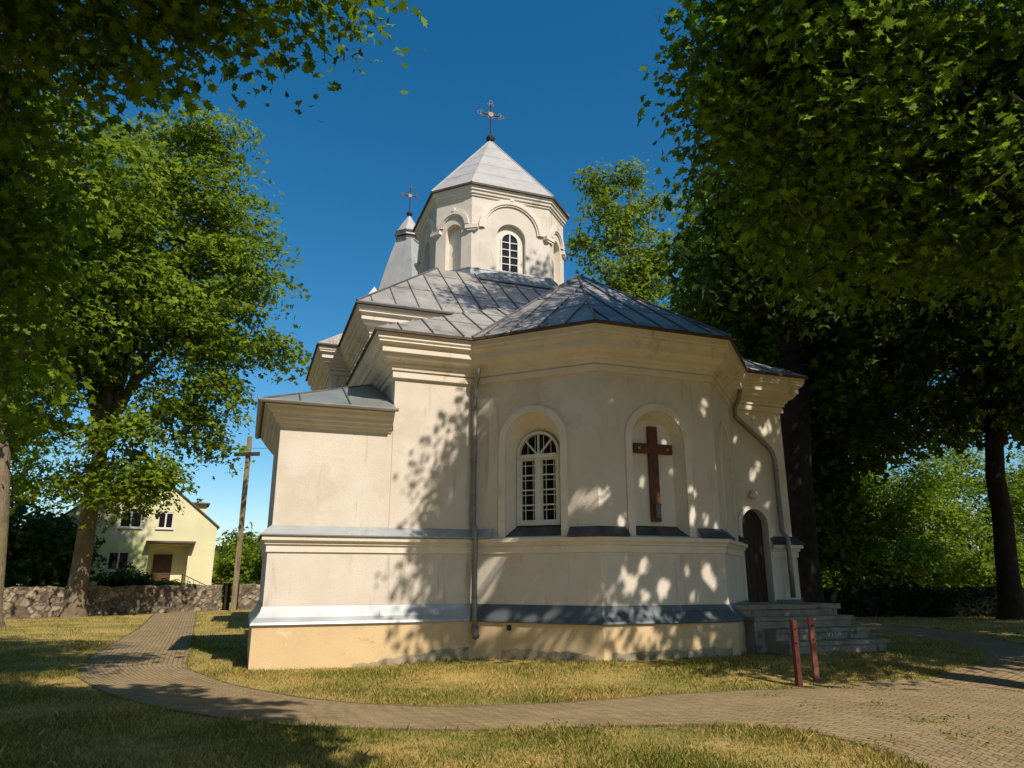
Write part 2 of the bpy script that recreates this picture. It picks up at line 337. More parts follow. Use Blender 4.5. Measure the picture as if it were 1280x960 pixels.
OUT1 = [(197,763),(172,787),(115,820),(92,843),(130,867),(200,886),(300,902),(380,910),(470,913),(640,914),(790,908),(940,908),(1020,916),(1075,930),(1115,945),(1160,962),(1260,1010)]
INN1 = [(246,763),(240,800),(232,836),(290,857),(380,874),(470,882),(560,885),(700,880),(850,868),(960,862),(1010,863),(1060,855),(1150,853),(1260,862),(1400,890)]
OUT2 = [(1420,900),(1420,850),(1330,825),(1240,803),(1140,788),(1050,777)]
INN2 = [(1140,856),(1232,838),(1228,823),(1180,808),(1120,800),(1060,791)]
poly1, O1, I1 = strip('path', OUT1, INN1, 120, 8, .010)
poly2, O2, I2 = strip('path', OUT2, INN2, 60, 6, .006, 3.3)
kb = MB()
for E in (O1, I1):
    P = [(p[0], p[1]) for p in E]
    zt = [float(terrain(*p)) for p in P]
    kb.sweep(P, [(.02,-.05),(.02,.016),(-.02,.016),(-.02,-.05)])
tag(kb.build('path_kerb', DIRTK), kind='structure')

def inside(poly, x, y):
    r = np.zeros(len(x), bool); n = len(poly); j = n-1
    for i in range(n):
        xi, yi = poly[i]; xj, yj = poly[j]
        if yi != yj:
            r ^= ((yi > y) != (yj > y)) & (x < (xj-xi)*(y-yi)/(yj-yi)+xi)
        j = i
    return r

# ------------------------------------------------------------------ church
OX, OY, YAW = 2.93, 14.165, R(20)
church = empty('church', (OX, OY, 0), YAW, 'small cream plastered church with polygonal apse, grey metal roofs and octagonal drum', 'church')
a2, q2 = 1.36, 1.923; PB = q2
P1, P2, P3, P4 = (-a2-q2, PB), (-a2, 0), (a2, 0), (a2+q2, PB)
AL, AR, NL = -5.0, 4.8, -7.18
DOOR0, DOOR1 = 3.34, 4.08
ET = 6.44
LOWER = [(NL,5.5),(NL,PB),P1,P2,P3,P4]
PIER = [(DOOR1+.03,PB),(AR,PB),(AR,5.6)]

def MBm(M=None):
    b = MB(); b.M = M; return b

pl = MB(); pl.sweep(LOWER, [(.20,-.4),(.20,.765),(-.05,.765)]); pl.sweep(PIER, [(.20,-.4),(.20,.765),(-.1,.765)], caps=True)
pl.build('plinth', PLINTH, church)
# ragged damp band at foot of plinth
random.seed(5)
def damp_run(p, q, h0, h1, seed):
    dm = MB(); rnd = random.Random(seed); M = frame_mat(p, q); dm.M = M; Lg = (Vector(q)-Vector(p)).length; n = int(Lg/.05)
    hh = h0; prev = None
    for k in range(n+1):
        u = Lg*k/n; t = k/n; hh += rnd.uniform(-.03,.03); tgt = h0+(h1-h0)*t; hh += (tgt-hh)*.25
        cur = (u, hh)
        if prev: dm.poly(((prev[0],-.204,-.1),(cur[0],-.204,-.1),(cur[0],-.204,cur[1]),(prev[0],-.204,prev[1])))
        prev = cur
    dm.build('damp_render', DAMP, church)
damp_run((-5.6,PB),(-3.38,PB),.06,.30,3); damp_run((-3.15,PB-.1),(-1.44,-.0),.28,.24,4); damp_run((-1.28,0),(1.28,0),.26,.28,6); 

def along(p, q, u): p, q = Vector(p), Vector(q); r = p+(q-p).normalized()*u; return (r.x, r.y)
fl = MB(); fp = [(.06,1.07),(.09,.97),(.15,.88),(.225,.80),(.245,.76),(.235,.745),(.20,.75)]
fl.sweep(LOWER[:3]+[along(P1,P2,.02)], fp)
# vertical lap joints of the flashing
fl.M = frame_mat((NL,PB), P1)
for us in ((2.05,3.75),):
    for u in us: fl.poly(((u,-.09,.985),(u+.014,-.09,.985),(u+.014,-.258,.76),(u,-.258,.76)))
fl.M = None
fl.build('plinth_flashing', FLASH, church)
for k, pth in enumerate(([along(P1,P2,.021)]+LOWER[3:], PIER)):
    fl = MB(); fl.sweep(pth, fp)
    if k == 0:
        for p, q, us in ((P1,P2,(1.9,)), (P2,P3,(1.0,2.0))):
            fl.M = frame_mat(p, q)
            for u in us: fl.poly(((u,-.09,.985),(u+.014,-.09,.985),(u+.014,-.258,.76),(u,-.258,.76)))
    fl.build('dark_plinth_flashing', OLDFLASH, church)

lw = MB(); lp = [(.045,.75),(.045,2.03)]
lw.sweep(LOWER, lp); lw.sweep(PIER, lp)
# upper walls -----------------------------------------------------
WT = 5.60
lw.sweep([(NL,5.5),(NL,PB+.012),(AL+.02,PB+.012)], [(0,2.2),(0,4.45)])
lw.sweep([(AL,6.0),(AL,PB),P1], [(0,2.2),(0,WT)])
lw.sweep([(AR,PB),(AR,6.0)], [(0,.6),(0,WT)])
lw.box(DOOR1+.031, AR-.01, PB-.042, PB+.25, .6, 2.03)
SIDE = 2*a2; SPR = 4.24
for (p, q, kind) in ((P1,P2,'win'),(P2,P3,'blind'),(P3,P4,'win')):
    surr = MB(); rev = MB(); M = frame_mat(p, q); lw.M = M; rev.M = M; surr.M = M
    hole = arch(a2, .60, 2.345, SPR)
    holed(lw, [(0,2.2),(SIDE,2.2),(SIDE,WT),(0,WT)], [hole])
    inn = arch(a2, .475, 2.56, 4.05) if kind == 'win' else arch(a2, .50, 2.56, 4.20)
    dep = .34 if kind == 'win' else .26
    h0 = [rev.pt((u,0,z)) for u,z in hole]; h1 = [rev.pt((u,dep,z)) for u,z in inn]
    for k in range(len(hole)-1): rev.face((h0[k],h1[k],h1[k+1],h0[k+1]))
    rev.poly([(u,dep+(.03 if kind=='win' else 0),z) for u,z in inn])
    band(surr, arch(a2, .75, 2.30, SPR), arch(a2, .602, 2.30, SPR), -.045, .02)
    rev.build('niche_reveal', REVEAL, church); surr.build('niche_surround', TRIM, church)
# door wall
M = frame_mat(P4, (AR,PB)); lw.M = M; WL = AR-P4[0]
dz = 2.78; dc = (DOOR0+DOOR1)/2-P4[0]; dh = (DOOR1-DOOR0)/2
hole = arch(dc, dh, .9, dz)
holed(lw, [(0,.6),(WL,.6),(WL,WT),(0,WT)], [hole])
i0 = [lw.pt((u,0,z)) for u,z in hole]; i1 = [lw.pt((u,.22,z)) for u,z in hole]
for k in range(len(hole)-1): lw.face((i0[k],i1[k],i1[k+1],i0[k+1]))
lw.M = None
# upper storey block behind the chancel and transept
BF, BB = 5.6, 16.4; BT = 8.40
lw.sweep([(AL,BB),(AL,BF),(AR+.2,BF),(AR+.2,BB)], [(0,0),(0,7.65)])
CF, CBk, CL = 9.4, 12.9, -5.62
lw.sweep([(AL,CBk),(CL,CBk),(CL,CF),(AL,CF)], [(0,0),(0,7.65)])
lw.sweep([(AR,CF),(-CL,CF),(-CL,CBk),(AR,CBk)], [(0,0),(0,7.65)])
lw.sweep([(-3.6,28.4),(-3.6,BB),(3.6,BB),(3.6,28.4)], [(0,0),(0,7.9)])
lw.build('wall', PLASTER, church)
md = MB(); mp = [(.045,2.028),(.075,2.035),(.075,2.16),(.11,2.175),(.10,2.20),(.13,2.235),(.165,2.245),(.165,2.315),(0,2.36)]
md.sweep(LOWER, mp); md.sweep(PIER, mp, caps=True)
md.build('ledge_moulding', TRIM, church)
lf = MB()
fpf = [(.195,2.325),(.205,2.35),(.012,2.52),(.0,2.52)]
lf.sweep([(NL,5.5),(NL,PB),P1,along(P1,P2,.50)], fpf, caps=True)
lf.build('ledge_flashing', FLASH, church)
for pth in ([along(P1,P2,2.14),P2,along(P2,P3,.55)], [along(P2,P3,2.17),P3,along(P3,P4,.55)], [along(P3,P4,2.2),P4], PIER):
    lf = MB(); lf.sweep(pth, fpf, caps=True); lf.build('dark_ledge_flashing', SILL, church)

# cornices
def cornice_prof(top, s=1.0):
    base = [(.50,-.045),(.465,-.05),(.465,-.15),(.43,-.19),(.44,-.215),(.36,-.265),(.35,-.29),(.35,-.40),(.315,-.415),(.29,-.46),(.24,-.52),(.15,-.565),(.14,-.62),(.10,-.64),(.09,-.71),(.035,-.72),(.035,-.735),(.065,-.745),(.065,-.86),(0,-.875)]
    return [(o*s, top+z*s) for o, z in base]
CH = [(AL,6.0),(AL,PB),P1,P2,P3,P4,(AR,PB),(AR,6.0)]
cn = MB(); cn.sweep(CH, cornice_prof(ET)); 
cn.sweep([(AL,CF),(AL,BF),(AR+.2,BF),(AR+.2,CF)], cornice_prof(BT, .95))
cn.sweep([(AL,CBk),(CL,CBk),(CL,CF),(AL,CF)], cornice_prof(BT, .95))
cn.sweep([(AR+.2,CF),(-CL,CF),(-CL,CBk),(AR+.2,CBk)], cornice_prof(BT, .95))
ANX = [(NL,5.5),(NL,PB+.012),(AL-.03,PB+.012)]
AT = 4.84
ap = [(.33,-.06),(.31,-.09),(.27,-.10),(.25,-.16),(.21,-.20),(.17,-.215),(.16,-.28),(.11,-.30),(.09,-.36),(.04,-.38),(.03,-.43),(0,-.45)]
cn.sweep(ANX, [(o, AT+z) for o, z in ap], caps=True)
cn.build('cornice', TRIM, church)
ee = MB()
ee.sweep(CH, [(.50,ET-.046),(.545,ET-.035),(.545,ET+.012),(.50,ET+.02)])
for pth in ([(AL,CF),(AL,BF),(AR+.2,BF),(AR+.2,CF)], [(AL,CBk),(CL,CBk),(CL,CF),(AL,CF)], [(AR+.2,CF),(-CL,CF),(-CL,CBk),(AR+.2,CBk)]):
    ee.sweep(pth, [(.47,BT-.046),(.52,BT-.035),(.52,BT+.012),(.47,BT+.02)])
ee.sweep(ANX, [(.30,AT-.07),(.365,AT-.06),(.365,AT-.01),(.30,AT+.0)], caps=True)
ee.build('eave_edge', EDGE, church)

# roofs with standing seams
def facet(mb, pts, step=.62, off=.0, seams=True, rr=.018, lap=0.0):
    """planar facet pts[0]->pts[1] is the eave; seams run up the slope"""
    P = [Vector(p) for p in pts]; mb.slot = 0; mb.poly(P)
    if not seams: return
    e = (P[1]-P[0]).normalized(); n = (P[1]-P[0]).cross(P[2]-P[0]).normalized()
    if n.z < 0: n = -n
    gdir = n.cross(e).normalized()
    if gdir.z < 0: gdir = -gdir
    Q = [((p-P[0]).dot(e), (p-P[0]).dot(gdir)) for p in P]
    lo, hi = min(q[0] for q in Q), max(q[0] for q in Q); mb.slot = 1
    k = lo+step*.5+off
    while k < hi:
        xs_ = []
        for (x0,y0),(x1,y1) in zip(Q, Q[1:]+Q[:1]):
            if (x0-k)*(x1-k) < 0: xs_.append(y0+(y1-y0)*(k-x0)/(x1-x0))
        if len(xs_) >= 2 and max(xs_)-min(xs_) > .1:
            A = P[0]+e*k+gdir*min(xs_)+n*.012; B = P[0]+e*k+gdir*max(xs_)+n*.012; mb.bar(A, B, .022, .045, up=n)
        k += step
    if lap:
        mb.slot = 1; lo, hi = min(q[1] for q in Q), max(q[1] for q in Q); k = lo+lap
        while k < hi:
            xs_ = []
            for (x0,y0),(x1,y1) in zip(Q, Q[1:]+Q[:1]):
                if (y0-k)*(y1-k) < 0: xs_.append(x0+(x1-x0)*(k-y0)/(y1-y0))
            if len(xs_) >= 2: mb.bar(P[0]+e*min(xs_)+gdir*k+n*.004, P[0]+e*max(xs_)+gdir*k+n*.004, .010, .012, up=n)
            k += lap
    mb.slot = 0

def off_path(path, o):
    P = [Vector(p) for p in path]; r = []
    segs = [(b-a).normalized() for a, b in zip(P, P[1:])]; nr = [Vector((d.y,-d.x)) for d in segs]
    for k in range(len(P)):
        a, b = nr[max(k-1,0)], nr[min(k,len(nr)-1)]; m = (a+b)/(1+a.dot(b)); r.append((P[k].x+m.x*o, P[k].y+m.y*o))
    return r
E = off_path(CH, .54); ez = ET+.02
e3 = lambda k: (E[k][0], E[k][1], ez)
PK = (0, 3.45, 9.25)
ar = MB()
facet(ar, [e3(2), e3(3), PK], .60, lap=1.35); facet(ar, [e3(3), e3(4), PK], .60, lap=1.35); facet(ar, [e3(4), e3(5), PK], .60, lap=1.35)
facet(ar, [(E[2][0],6.5,ez), e3(2), PK, (0,6.5,PK[2])], .62); facet(ar, [e3(5), (E[5][0],6.5,ez), (0,6.5,PK[2]), PK], .62)
ar.slot = 1
for k in (2,3,4,5): ar.tube([Vector(e3(k))+Vector((0,0,.02)), Vector(PK)+Vector((0,0,.02))], .028, 6)
# hip roof of the chancel arm behind the apse
kk = .6; bf = E[1][1]; sl = E[1][0]; sr = E[6][0]
run = 5.4-bf
facet(ar, [(sl,bf,ez),(sr,bf,ez),(sr-run,5.4,ez+kk*run),(sl+run,5.4,ez+kk*run)], .66, .2, lap=1.6)
facet(ar, [(sl,6.0,ez),(sl,bf,ez),(sl+run,5.4,ez+kk*run),(sl+run,6.0,ez+kk*run)], .66); facet(ar, [(sr,bf,ez),(sr,6.0,ez),(sr-run,6.0,ez+kk*run),(sr-run,5.4,ez+kk*run)], .66)
ar.build('apse_roof', [ROOFM, SEAM], church)
# central roof up to the drum
DC = 11.05; DB, DA = 1.42, .68*1.0     # half wide face, diagonal half
HB = 1.42; AP = 2.40                    # half-width of the wide faces, apothem
br_ = MB(); bl, brr, bfr, bbk = AL-.5, AR+.7, BF-.5, BB+.5; bz = BT+.02; tz = 11.15; o2 = AP+.25
facet(br_, [(bl,bfr,bz),(brr,bfr,bz),(o2,DC-o2,tz),(-o2,DC-o2,tz)], .62, .1, lap=1.7)
facet(br_, [(bl,bbk,bz),(bl,bfr,bz),(-o2,DC-o2,tz),(-o2,DC+o2,tz)], .62, lap=1.7)
facet(br_, [(brr,bfr,bz),(brr,bbk,bz),(o2,DC+o2,tz),(o2,DC-o2,tz)], .62); facet(br_, [(brr,bbk,bz),(bl,bbk,bz),(-o2,DC+o2,tz),(o2,DC+o2,tz)], .62)
br_.poly([(-o2,DC-o2,tz),(o2,DC-o2,tz),(o2,DC+o2,tz),(-o2,DC+o2,tz)])
br_.slot = 1
br_.tube([(bl,bfr,bz+.02),(-o2,DC-o2,tz+.02)], .028, 6)
br_.slot = 0
for sg in (-1, 1):   # transept roofs and their little pediments
    x0 = sg*(-CL+.5)
    facet(br_, [(x0,CF-.5,bz),(x0,CBk+.5,bz),(sg*2.6,CBk+.5,bz+1.9),(sg*2.6,CF-.5,bz+1.9)], .62)
    br_.poly([(x0,CF-.5,bz),(sg*2.6,CF-.5,bz+1.9),(sg*2.6,CF-.5,bz)]); br_.poly([(x0,CBk+.5,bz),(sg*2.6,CBk+.5,bz),(sg*2.6,CBk+.5,bz+1.9)])
facet(br_, [(-3.9,28.6,7.95),(-3.9,BB,7.95),(0,BB,10.6),(0,28.6,10.6)], .7); facet(br_, [(3.9,BB,7.95),(3.9,28.6,7.95),(0,28.6,10.6),(0,BB,10.6)], .7)
br_.build('main_roof', [ROOFM, SEAM], church)
# annex roof
xr = MB(); nx0, nf, nb, nz = NL-.36, PB+.012-.36, 5.85, AT
RG = (AL, 4.1, 6.0)
facet(xr, [(nx0,nf,nz),(AL-.0,nf,nz),RG], .95, .2, lap=.0); facet(xr, [(nx0,nb,nz),(nx0,nf,nz),RG,(AL,4.4,6.0)], .95); xr.poly([(AL,nb,nz),(nx0,nb,nz),(AL,4.4,6.0)])
xr.slot = 1; xr.tube([(nx0,nf,nz+.015),RG], .022, 6)
xr.build('annex_roof', [ROOFG, SEAM], church)
# gutters
gu = MB()
def gutter(pts, r=.062):
    """half round trough: swept along pts"""
    prof = [(math.cos(math.pi+math.pi*k/8)*r, math.sin(math.pi+math.pi*k/8)*r) for k in range(9)]
    pr = prof + [(p[0]*.9, p[1]*.9) for p in prof[::-1]]
    gu.sweep([p[:2] for p in pts], [(o+.06, pts[0][2]+z) for o, z in pr+[pr[0]]], caps=True)
gutter([(NL-.34,5.6,AT-.005),(NL-.34,PB-.33,AT-.005),(AL+.02,PB-.33,AT-.005)])
gu.build('gutter', FLASH, church); gu = MB()
gutter([(AL-.46,BF-.46,BT+.03),(-1.0,BF-.46,BT+.03)])
gu.build('gutter', FLASH, church)

# windows of the apse
def arch_window(parent, M, cx, half, zb, zs, y, grille=True):
    wb = MB(); wb.M = M
    band(wb, arch(cx, half, zb, zs), arch(cx, half-.055, zb+.06, zs), y, y+.10)
    wb.box(cx-half+.01, cx+half-.01, y+.004, y+.1, zb, zb+.06)
    tr = zs-.045; wb.box(cx-half+.05, cx+half-.05, y-.012, y+.08, tr-.04, tr+.04)
    wb.box(cx-.045, cx+.045, y-.006, y+.08, zb+.055, tr-.041)
    for sg in (-1, 1):
        x0 = cx+sg*.046; x1 = cx+sg*(half-.056); xa, xb = min(x0,x1), max(x0,x1)
        wb.box(xa, xa+.04, y+.02, y+.075, zb+.06, tr-.042); wb.box(xb-.04, xb, y+.02, y+.075, zb+.06, tr-.042)
        wb.box(xa+.041, xb-.041, y+.02, y+.075, zb+.06, zb+.105); wb.box(xa+.041, xb-.041, y+.02, y+.075, tr-.085, tr-.042)
        H = tr-.085-zb-.105
        for k in (1,2,3): wb.box(xa+.041, xb-.041, y+.03, y+.065, zb+.105+H*k/4-.014, zb+.105+H*k/4+.014)
        if grille:
            for f in (.27,.73): wb.tube([(xa+(xb-xa)*f, y+.088, zb+.1), (xa+(xb-xa)*f, y+.088, tr-.06)], .009, 6)
            for k in range(4): wb.box(xa+.03, xb-.03, y+.081, y+.094, zb+.105+H*(k+.68)/4-.008, zb+.105+H*(k+.68)/4+.008)
    for an in (45,90,135):
        d = (math.cos(R(an)), math.sin(R(an))); wb.bar((cx+d[0]*.04, y+.04, tr+.04+d[1]*.0), (cx+d[0]*(half-.06), y+.04, zs+d[1]*(half-.06)), .032, .05, up=(0,1,0))
    if grille:
        for f in (-.55,-.2,.2,.55): wb.tube([(cx+f*half, y+.088, tr), (cx+f*half, y+.088, zs+half*math.sqrt(1-f*f)*.86)], .008, 6)
    o = wb.build('window', WHITEW, parent)
    gb = MB(); gb.M = M; gb.poly([(u, y+.096, z) for u, z in arch(cx, half-.03, zb+.02, zs)]); gb.build('pane', GLASS, o)
    return o
def sill(M, cx, parent):
    s_ = MB(); s_.M = M
    a = [(cx-.615,-.055,2.335),(cx+.615,-.055,2.335),(cx+.50,.335,2.60),(cx-.50,.335,2.60)]
    lo = [(p[0],p[1],p[2]-.035) for p in a]
    i = [s_.pt(p) for p in a+lo]
    for q in ((0,1,2,3),(7,6,5,4),(0,4,5,1),(1,5,6,2),(2,6,7,3),(3,7,4,0)): s_.face([i[k] for k in q])
    s_.build('sill', SILL, parent)
M1, M2, M3 = frame_mat(P1,P2), frame_mat(P2,P3), frame_mat(P3,P4)
for M in (M1, M3):
    wo = arch_window(church, M, a2, .47, 2.585, 4.03, .262); sill(M, a2, wo)
sill(M2, a2, church)
# remains of an old nest above the window
# vent hole in plinth
vb = MB(); vb.M = M1; vb.box(.93-.045,.93+.045,-.206,-.19,.60,.70); vb.build('vent', IRON, church)
# door
db = MB(); db.M = frame_mat(P4, (AR,PB))
for k in range(5):
    x0 = dc-dh+.02+k*(2*dh-.04)/5; x1 = x0+(2*dh-.04)/5-.008
    zt = dz+math.sqrt(max(0, dh*dh-max(abs(x0-dc),abs(x1-dc))**2))
    db.box(x0, x1, .15, .19, .95, zt)
db.poly([(u,.192,z) for u,z in arch(dc, dh, .9, dz)])
dobj = db.build('door', DOORW, church)
hb = MB(); hb.M = frame_mat(P4, (AR,PB)); hb.box(dc+dh-.13, dc+dh-.09, .135, .149, 1.9, 2.08); hb.tube([(dc+dh-.11,.14,2.0),(dc+dh-.11,.09,2.0),(dc+dh-.21,.09,2.0)], .011, 6); hb.build('handle', IRON, dobj)
ds = MB(); ds.M = frame_mat(P4, (AR,PB)); band(ds, arch(dc, dh+.10, 1.03, dz), arch(dc, dh+.002, 1.03, dz), -.05, .02); ds.build('door_surround', TRIM, church)
# lamp above the door
lb = MB(); lb.M = frame_mat(P4, (AR,PB))
lb.lathe([(.0,-.001),(.055,0),(.055,.03),(.02,.03)], (dc,-.06,3.56)); lb.M = frame_mat(P4,(AR,PB)) @ Matrix.Translation((dc,-.10,3.47))
lb.lathe([(.02,-.10),(.075,-.08),(.105,-.02),(.105,.03),(.07,.08),(.03,.10)], n=14)
lb.M = frame_mat(P4,(AR,PB)); lb.box(dc-.03, dc+.03, -.06, .01, 3.52, 3.60)
lb.build('wall_lamp', REVEAL, church, smooth=True)
# downpipes
dp = MB(); px0, py0 = P1[0]-.02, PB-.13
dp.tube([(px0,PB-.36,5.86),(px0,PB-.30,5.70),(px0,PB-.14,5.52),(px0,PB-.12,5.3),(px0,PB-.12,2.62),(px0-.0,PB-.26,2.46),(px0,PB-.27,2.2),(px0,PB-.27,1.1),(px0,PB-.31,.98),(px0,PB-.31,.60)], .058, 12)
dp.tube([(px0,PB-.31,.64),(px0,PB-.33,.56),(px0,PB-.42,.47)], .068, 12)
for z in (5.05,3.9,2.9): dp.lathe([(.068,-.018),(.068,.018)], (px0,PB-.12,z), 12)
for z in (1.9,1.2): dp.lathe([(.068,-.018),(.068,.018)], (px0,PB-.27,z), 12)
dp.build('downpipe', PIPE, church, smooth=True)
dp = MB(); ex = 4.42
dp.tube([(3.32,PB-.40,5.98),(3.33,PB-.36,5.8),(3.34,PB-.14,5.58),(3.36,PB-.11,5.36),(4.20,PB-.10,4.72),(ex-.06,PB-.10,4.55),(ex,PB-.10,4.36),(ex+.02,PB-.10,2.62),(ex+.02,PB-.26,2.46),(ex+.02,PB-.26,1.12)], .058, 12)
for z in (4.1,3.2): dp.lathe([(.068,-.018),(.068,.018)], (ex+.008,PB-.10,z), 12)
dp.build('downpipe', PIPE, church, smooth=True)

# ---- drum
drum = empty('drum', (0, DC, 0), 0, parent=church)
oct_ = [(-HB,-AP),(HB,-AP),(AP,-HB),(AP,HB),(HB,AP),(-HB,AP),(-AP,HB),(-AP,-HB)]
D0, D1 = 11.0, 14.22
dw = MB(); wins = []
for k in range(8):
    p, q = oct_[k], oct_[(k+1) % 8]; M = frame_mat(p, q); Lk = (Vector(q)-Vector(p)).length; wide = (k % 2 == 0)
    hf, spz, zb = (.52, 12.80, 11.52) if wide else (.30, 12.92, 11.52)
    hole = arch(Lk/2, hf, zb, spz); dw.M = M; holed(dw, [(0,D0),(Lk,D0),(Lk,D1),(0,D1)], [hole])
    dep = .22 if wide else .24
    dr = MB(); dhood = MB(); dr.M = M; h0 = [dr.pt((u,0,z)) for u,z in hole]; h1 = [dr.pt((u,dep,z)) for u,z in hole]
    for j in range(len(hole)): dr.face((h0[j],h1[j],h1[(j+1)%len(hole)],h0[(j+1)%len(hole)]))
    dr.poly([(u,dep,z) for u,z in hole])
    dhood.M = M
    ho = 1.18 if wide else .60; th = .17 if wide else .15; hz = 13.02 if wide else 13.12
    band(dhood, arch(Lk/2, ho, hz, hz+.001), arch(Lk/2, ho-th, hz, hz+.001), -.085, .02)
    band(dhood, arch(Lk/2, ho-th*.55, hz, hz+.001), arch(Lk/2, ho-th-.06, hz, hz+.001), -.05, .02)
    if wide:
        wins.append(M)
        # little keystone cap
        dhood.box(Lk/2-.07, Lk/2+.07, -.10, .0, hz+ho-.05, hz+ho+.10)
    else: dhood.box(Lk/2-.06, Lk/2+.06, -.10, .0, hz+ho-.05, hz+ho+.09)
    dr.build('drum_niche', REVEAL, drum); dhood.build('hood_moulding', TRIM, drum)
# impost brackets at the corners
for k in range(8):
    c = Vector(oct_[k]); n = c.normalized(); dhood = MB()
    dhood.M = Matrix.Translation((c.x, c.y, 0)) @ Matrix.Rotation(math.atan2(n.y, n.x)+math.pi/2, 4, 'Z')
    dhood.box(-.22,.22,-.075,.10,12.92,13.05); dhood.box(-.15,.15,-.045,.10,12.85,12.919); dhood.build('impost_bracket', TRIM, drum)
dw.build('drum_wall', PLASTER, drum)
for M in wins:
    Lk = 2*HB; wb = MB(); wb.M = M; c = Lk/2; y = .13; hf, zb, zs = .34, 11.56, 12.72
    band(wb, arch(c, hf, zb, zs), arch(c, hf-.055, zb+.05, zs), y, y+.06); wb.box(c-hf+.01,c+hf-.01,y+.002,y+.06,zb,zb+.05)
    wb.box(c-.02,c+.02,y+.01,y+.05,zb+.05,zs+hf-.05)
    for f in range(1,5): wb.box(c-hf+.05,c+hf-.05,y+.012,y+.048,zb+.05+f*.27-.014,zb+.05+f*.27+.014)
    wb.slot = 1; wb.poly([(u,y+.055,z) for u,z in arch(c, hf-.03, zb+.02, zs)])
    wb.slot = 2
    holed(wb, arch(c, .515, 11.522, 12.80), [arch(c, hf-.002, zb-.02, zs)], y+.03)
    wb.build('window', [WHITEW, GLASS, REVEAL], drum)
dcn = MB(); dcn.sweep(oct_, [(.18,14.52),(.17,14.46),(.15,14.44),(.145,14.35),(.10,14.32),(.095,14.24),(.05,14.22),(.045,14.16),(0,14.14)], closed=True); dcn.build('drum_cornice', TRIM, drum)
ded = MB(); ded.sweep(oct_, [(.16,14.475),(.235,14.485),(.235,14.545),(.18,14.555)], closed=True); ded.build('drum_eave', EDGE, drum)
dro = MB()
def offp(o): 
    P = [Vector(p) for p in oct_]; r = []
    for k in range(8):
        a = (P[k]-P[k-1]).normalized(); b = (P[(k+1)%8]-P[k]).normalized(); na, nb = Vector((a.y,-a.x)), Vector((b.y,-b.x)); m = (na+nb)/(1+na.dot(nb)); r.append((P[k].x+m.x*o, P[k].y+m.y*o))
    return r
ro = offp(.235)
for k in range(8):
    facet(dro, [(*ro[k],14.555),(*ro[(k+1)%8],14.555),(0,0,18.15)], .75, .1, seams=False)
    P = [Vector((*ro[k],14.555)), Vector((*ro[(k+1)%8],14.555)), Vector((0,0,18.15))]
    for t in (.2,.4,.6,.8):
        n = (P[1]-P[0]).cross(P[2]-P[0]).normalized(); dro.bar(P[0].lerp(P[2],t)+n*.003, P[1].lerp(P[2],t)+n*.003, .012, .008, up=n)
    dro.tube([(*ro[k],14.565),(0,0,18.16)], .022, 6)
dro.build('drum_roof', PALEROOF, drum)
sk = MB(); sk.sweep(oct_, [(.0,11.50),(.09,11.49),(.10,11.44),(.09,11.42),(.13,11.25),(.28,11.02),(.62,10.82)], closed=True)
for k in range(8):  # rounded aprons at the foot of the skirt
    p, q = oct_[k], oct_[(k+1) % 8]; M = frame_mat(p, q); Lk = (Vector(q)-Vector(p)).length; sk.M = M; hw = Lk*.46
    n = 14; prev = None
    for j in range(n+1):
        a = math.pi*j/n; u = Lk/2-hw*math.cos(a); top = 10.98+.45*math.sin(a)
        cur = [sk.pt((u,-.12,top)), sk.pt((u,-.30-.06*math.sin(a),11.1+.2*math.sin(a))), sk.pt((u,-.72,10.82))]
        if prev: sk.face((prev[0],cur[0],cur[1],prev[1])); sk.face((prev[1],cur[1],cur[2],prev[2]))
        prev = cur
sk.M = None
sk.build('drum_skirt', SKIRT, drum)

def ornate_cross(parent, z0, h, s, name='roof_cross'):
    c = MB(); c.lathe([(.05,0),(.14*s,.04),(.17*s,.14),(.12*s,.25),(.05,.30),(.03,.36)], (0,0,z0), 12)
    arm = z0+h*.66; r = .018*s
    c.tube([(0,0,z0+.3),(0,0,z0+h-.18)], .026*s, 8); c.tube([(-.34*s,0,arm),(.34*s,0,arm)], .024*s, 8)
    def ring(cx, cz, rad):
        pts = [(cx+rad*math.cos(2*math.pi*k/12), 0, cz+rad*math.sin(2*math.pi*k/12)) for k in range(13)]; c.tube(pts, r, 6)
    for (cx, cz) in ((-.36*s,arm),(.36*s,arm),(0,z0+h-.16)):
        dx, dz_ = (cx, 0) if abs(cx) > .01 else (0, 1)
        if abs(cx) > .01:
            sg = 1 if cx > 0 else -1; ring(cx+sg*.10*s, cz, .065*s); ring(cx, cz+.075*s, .05*s); ring(cx, cz-.075*s, .05*s)
        else: ring(cx, cz+.10*s, .065*s); ring(cx+.075*s, cz, .05*s); ring(cx-.075*s, cz, .05*s)
    for (sx, sz) in ((1,1),(1,-1),(-1,1),(-1,-1)): c.tube([(sx*.05*s,0,arm+sz*.20*s),(sx*.10*s,0,arm+sz*.10*s),(sx*.20*s,0,arm+sz*.05*s)], r*.9, 6)
    c.slot = 1; c.M = Matrix.Translation((0,-.035,arm)) @ Matrix.Rotation(R(90), 4, 'X'); c.lathe([(.10*s,-.02),(.11*s,0),(.10*s,.02)], n=16); c.M = None
    return c.build(name, [IRON, BRASS], parent)
ornate_cross(drum, 18.08, 1.85, 1.05)

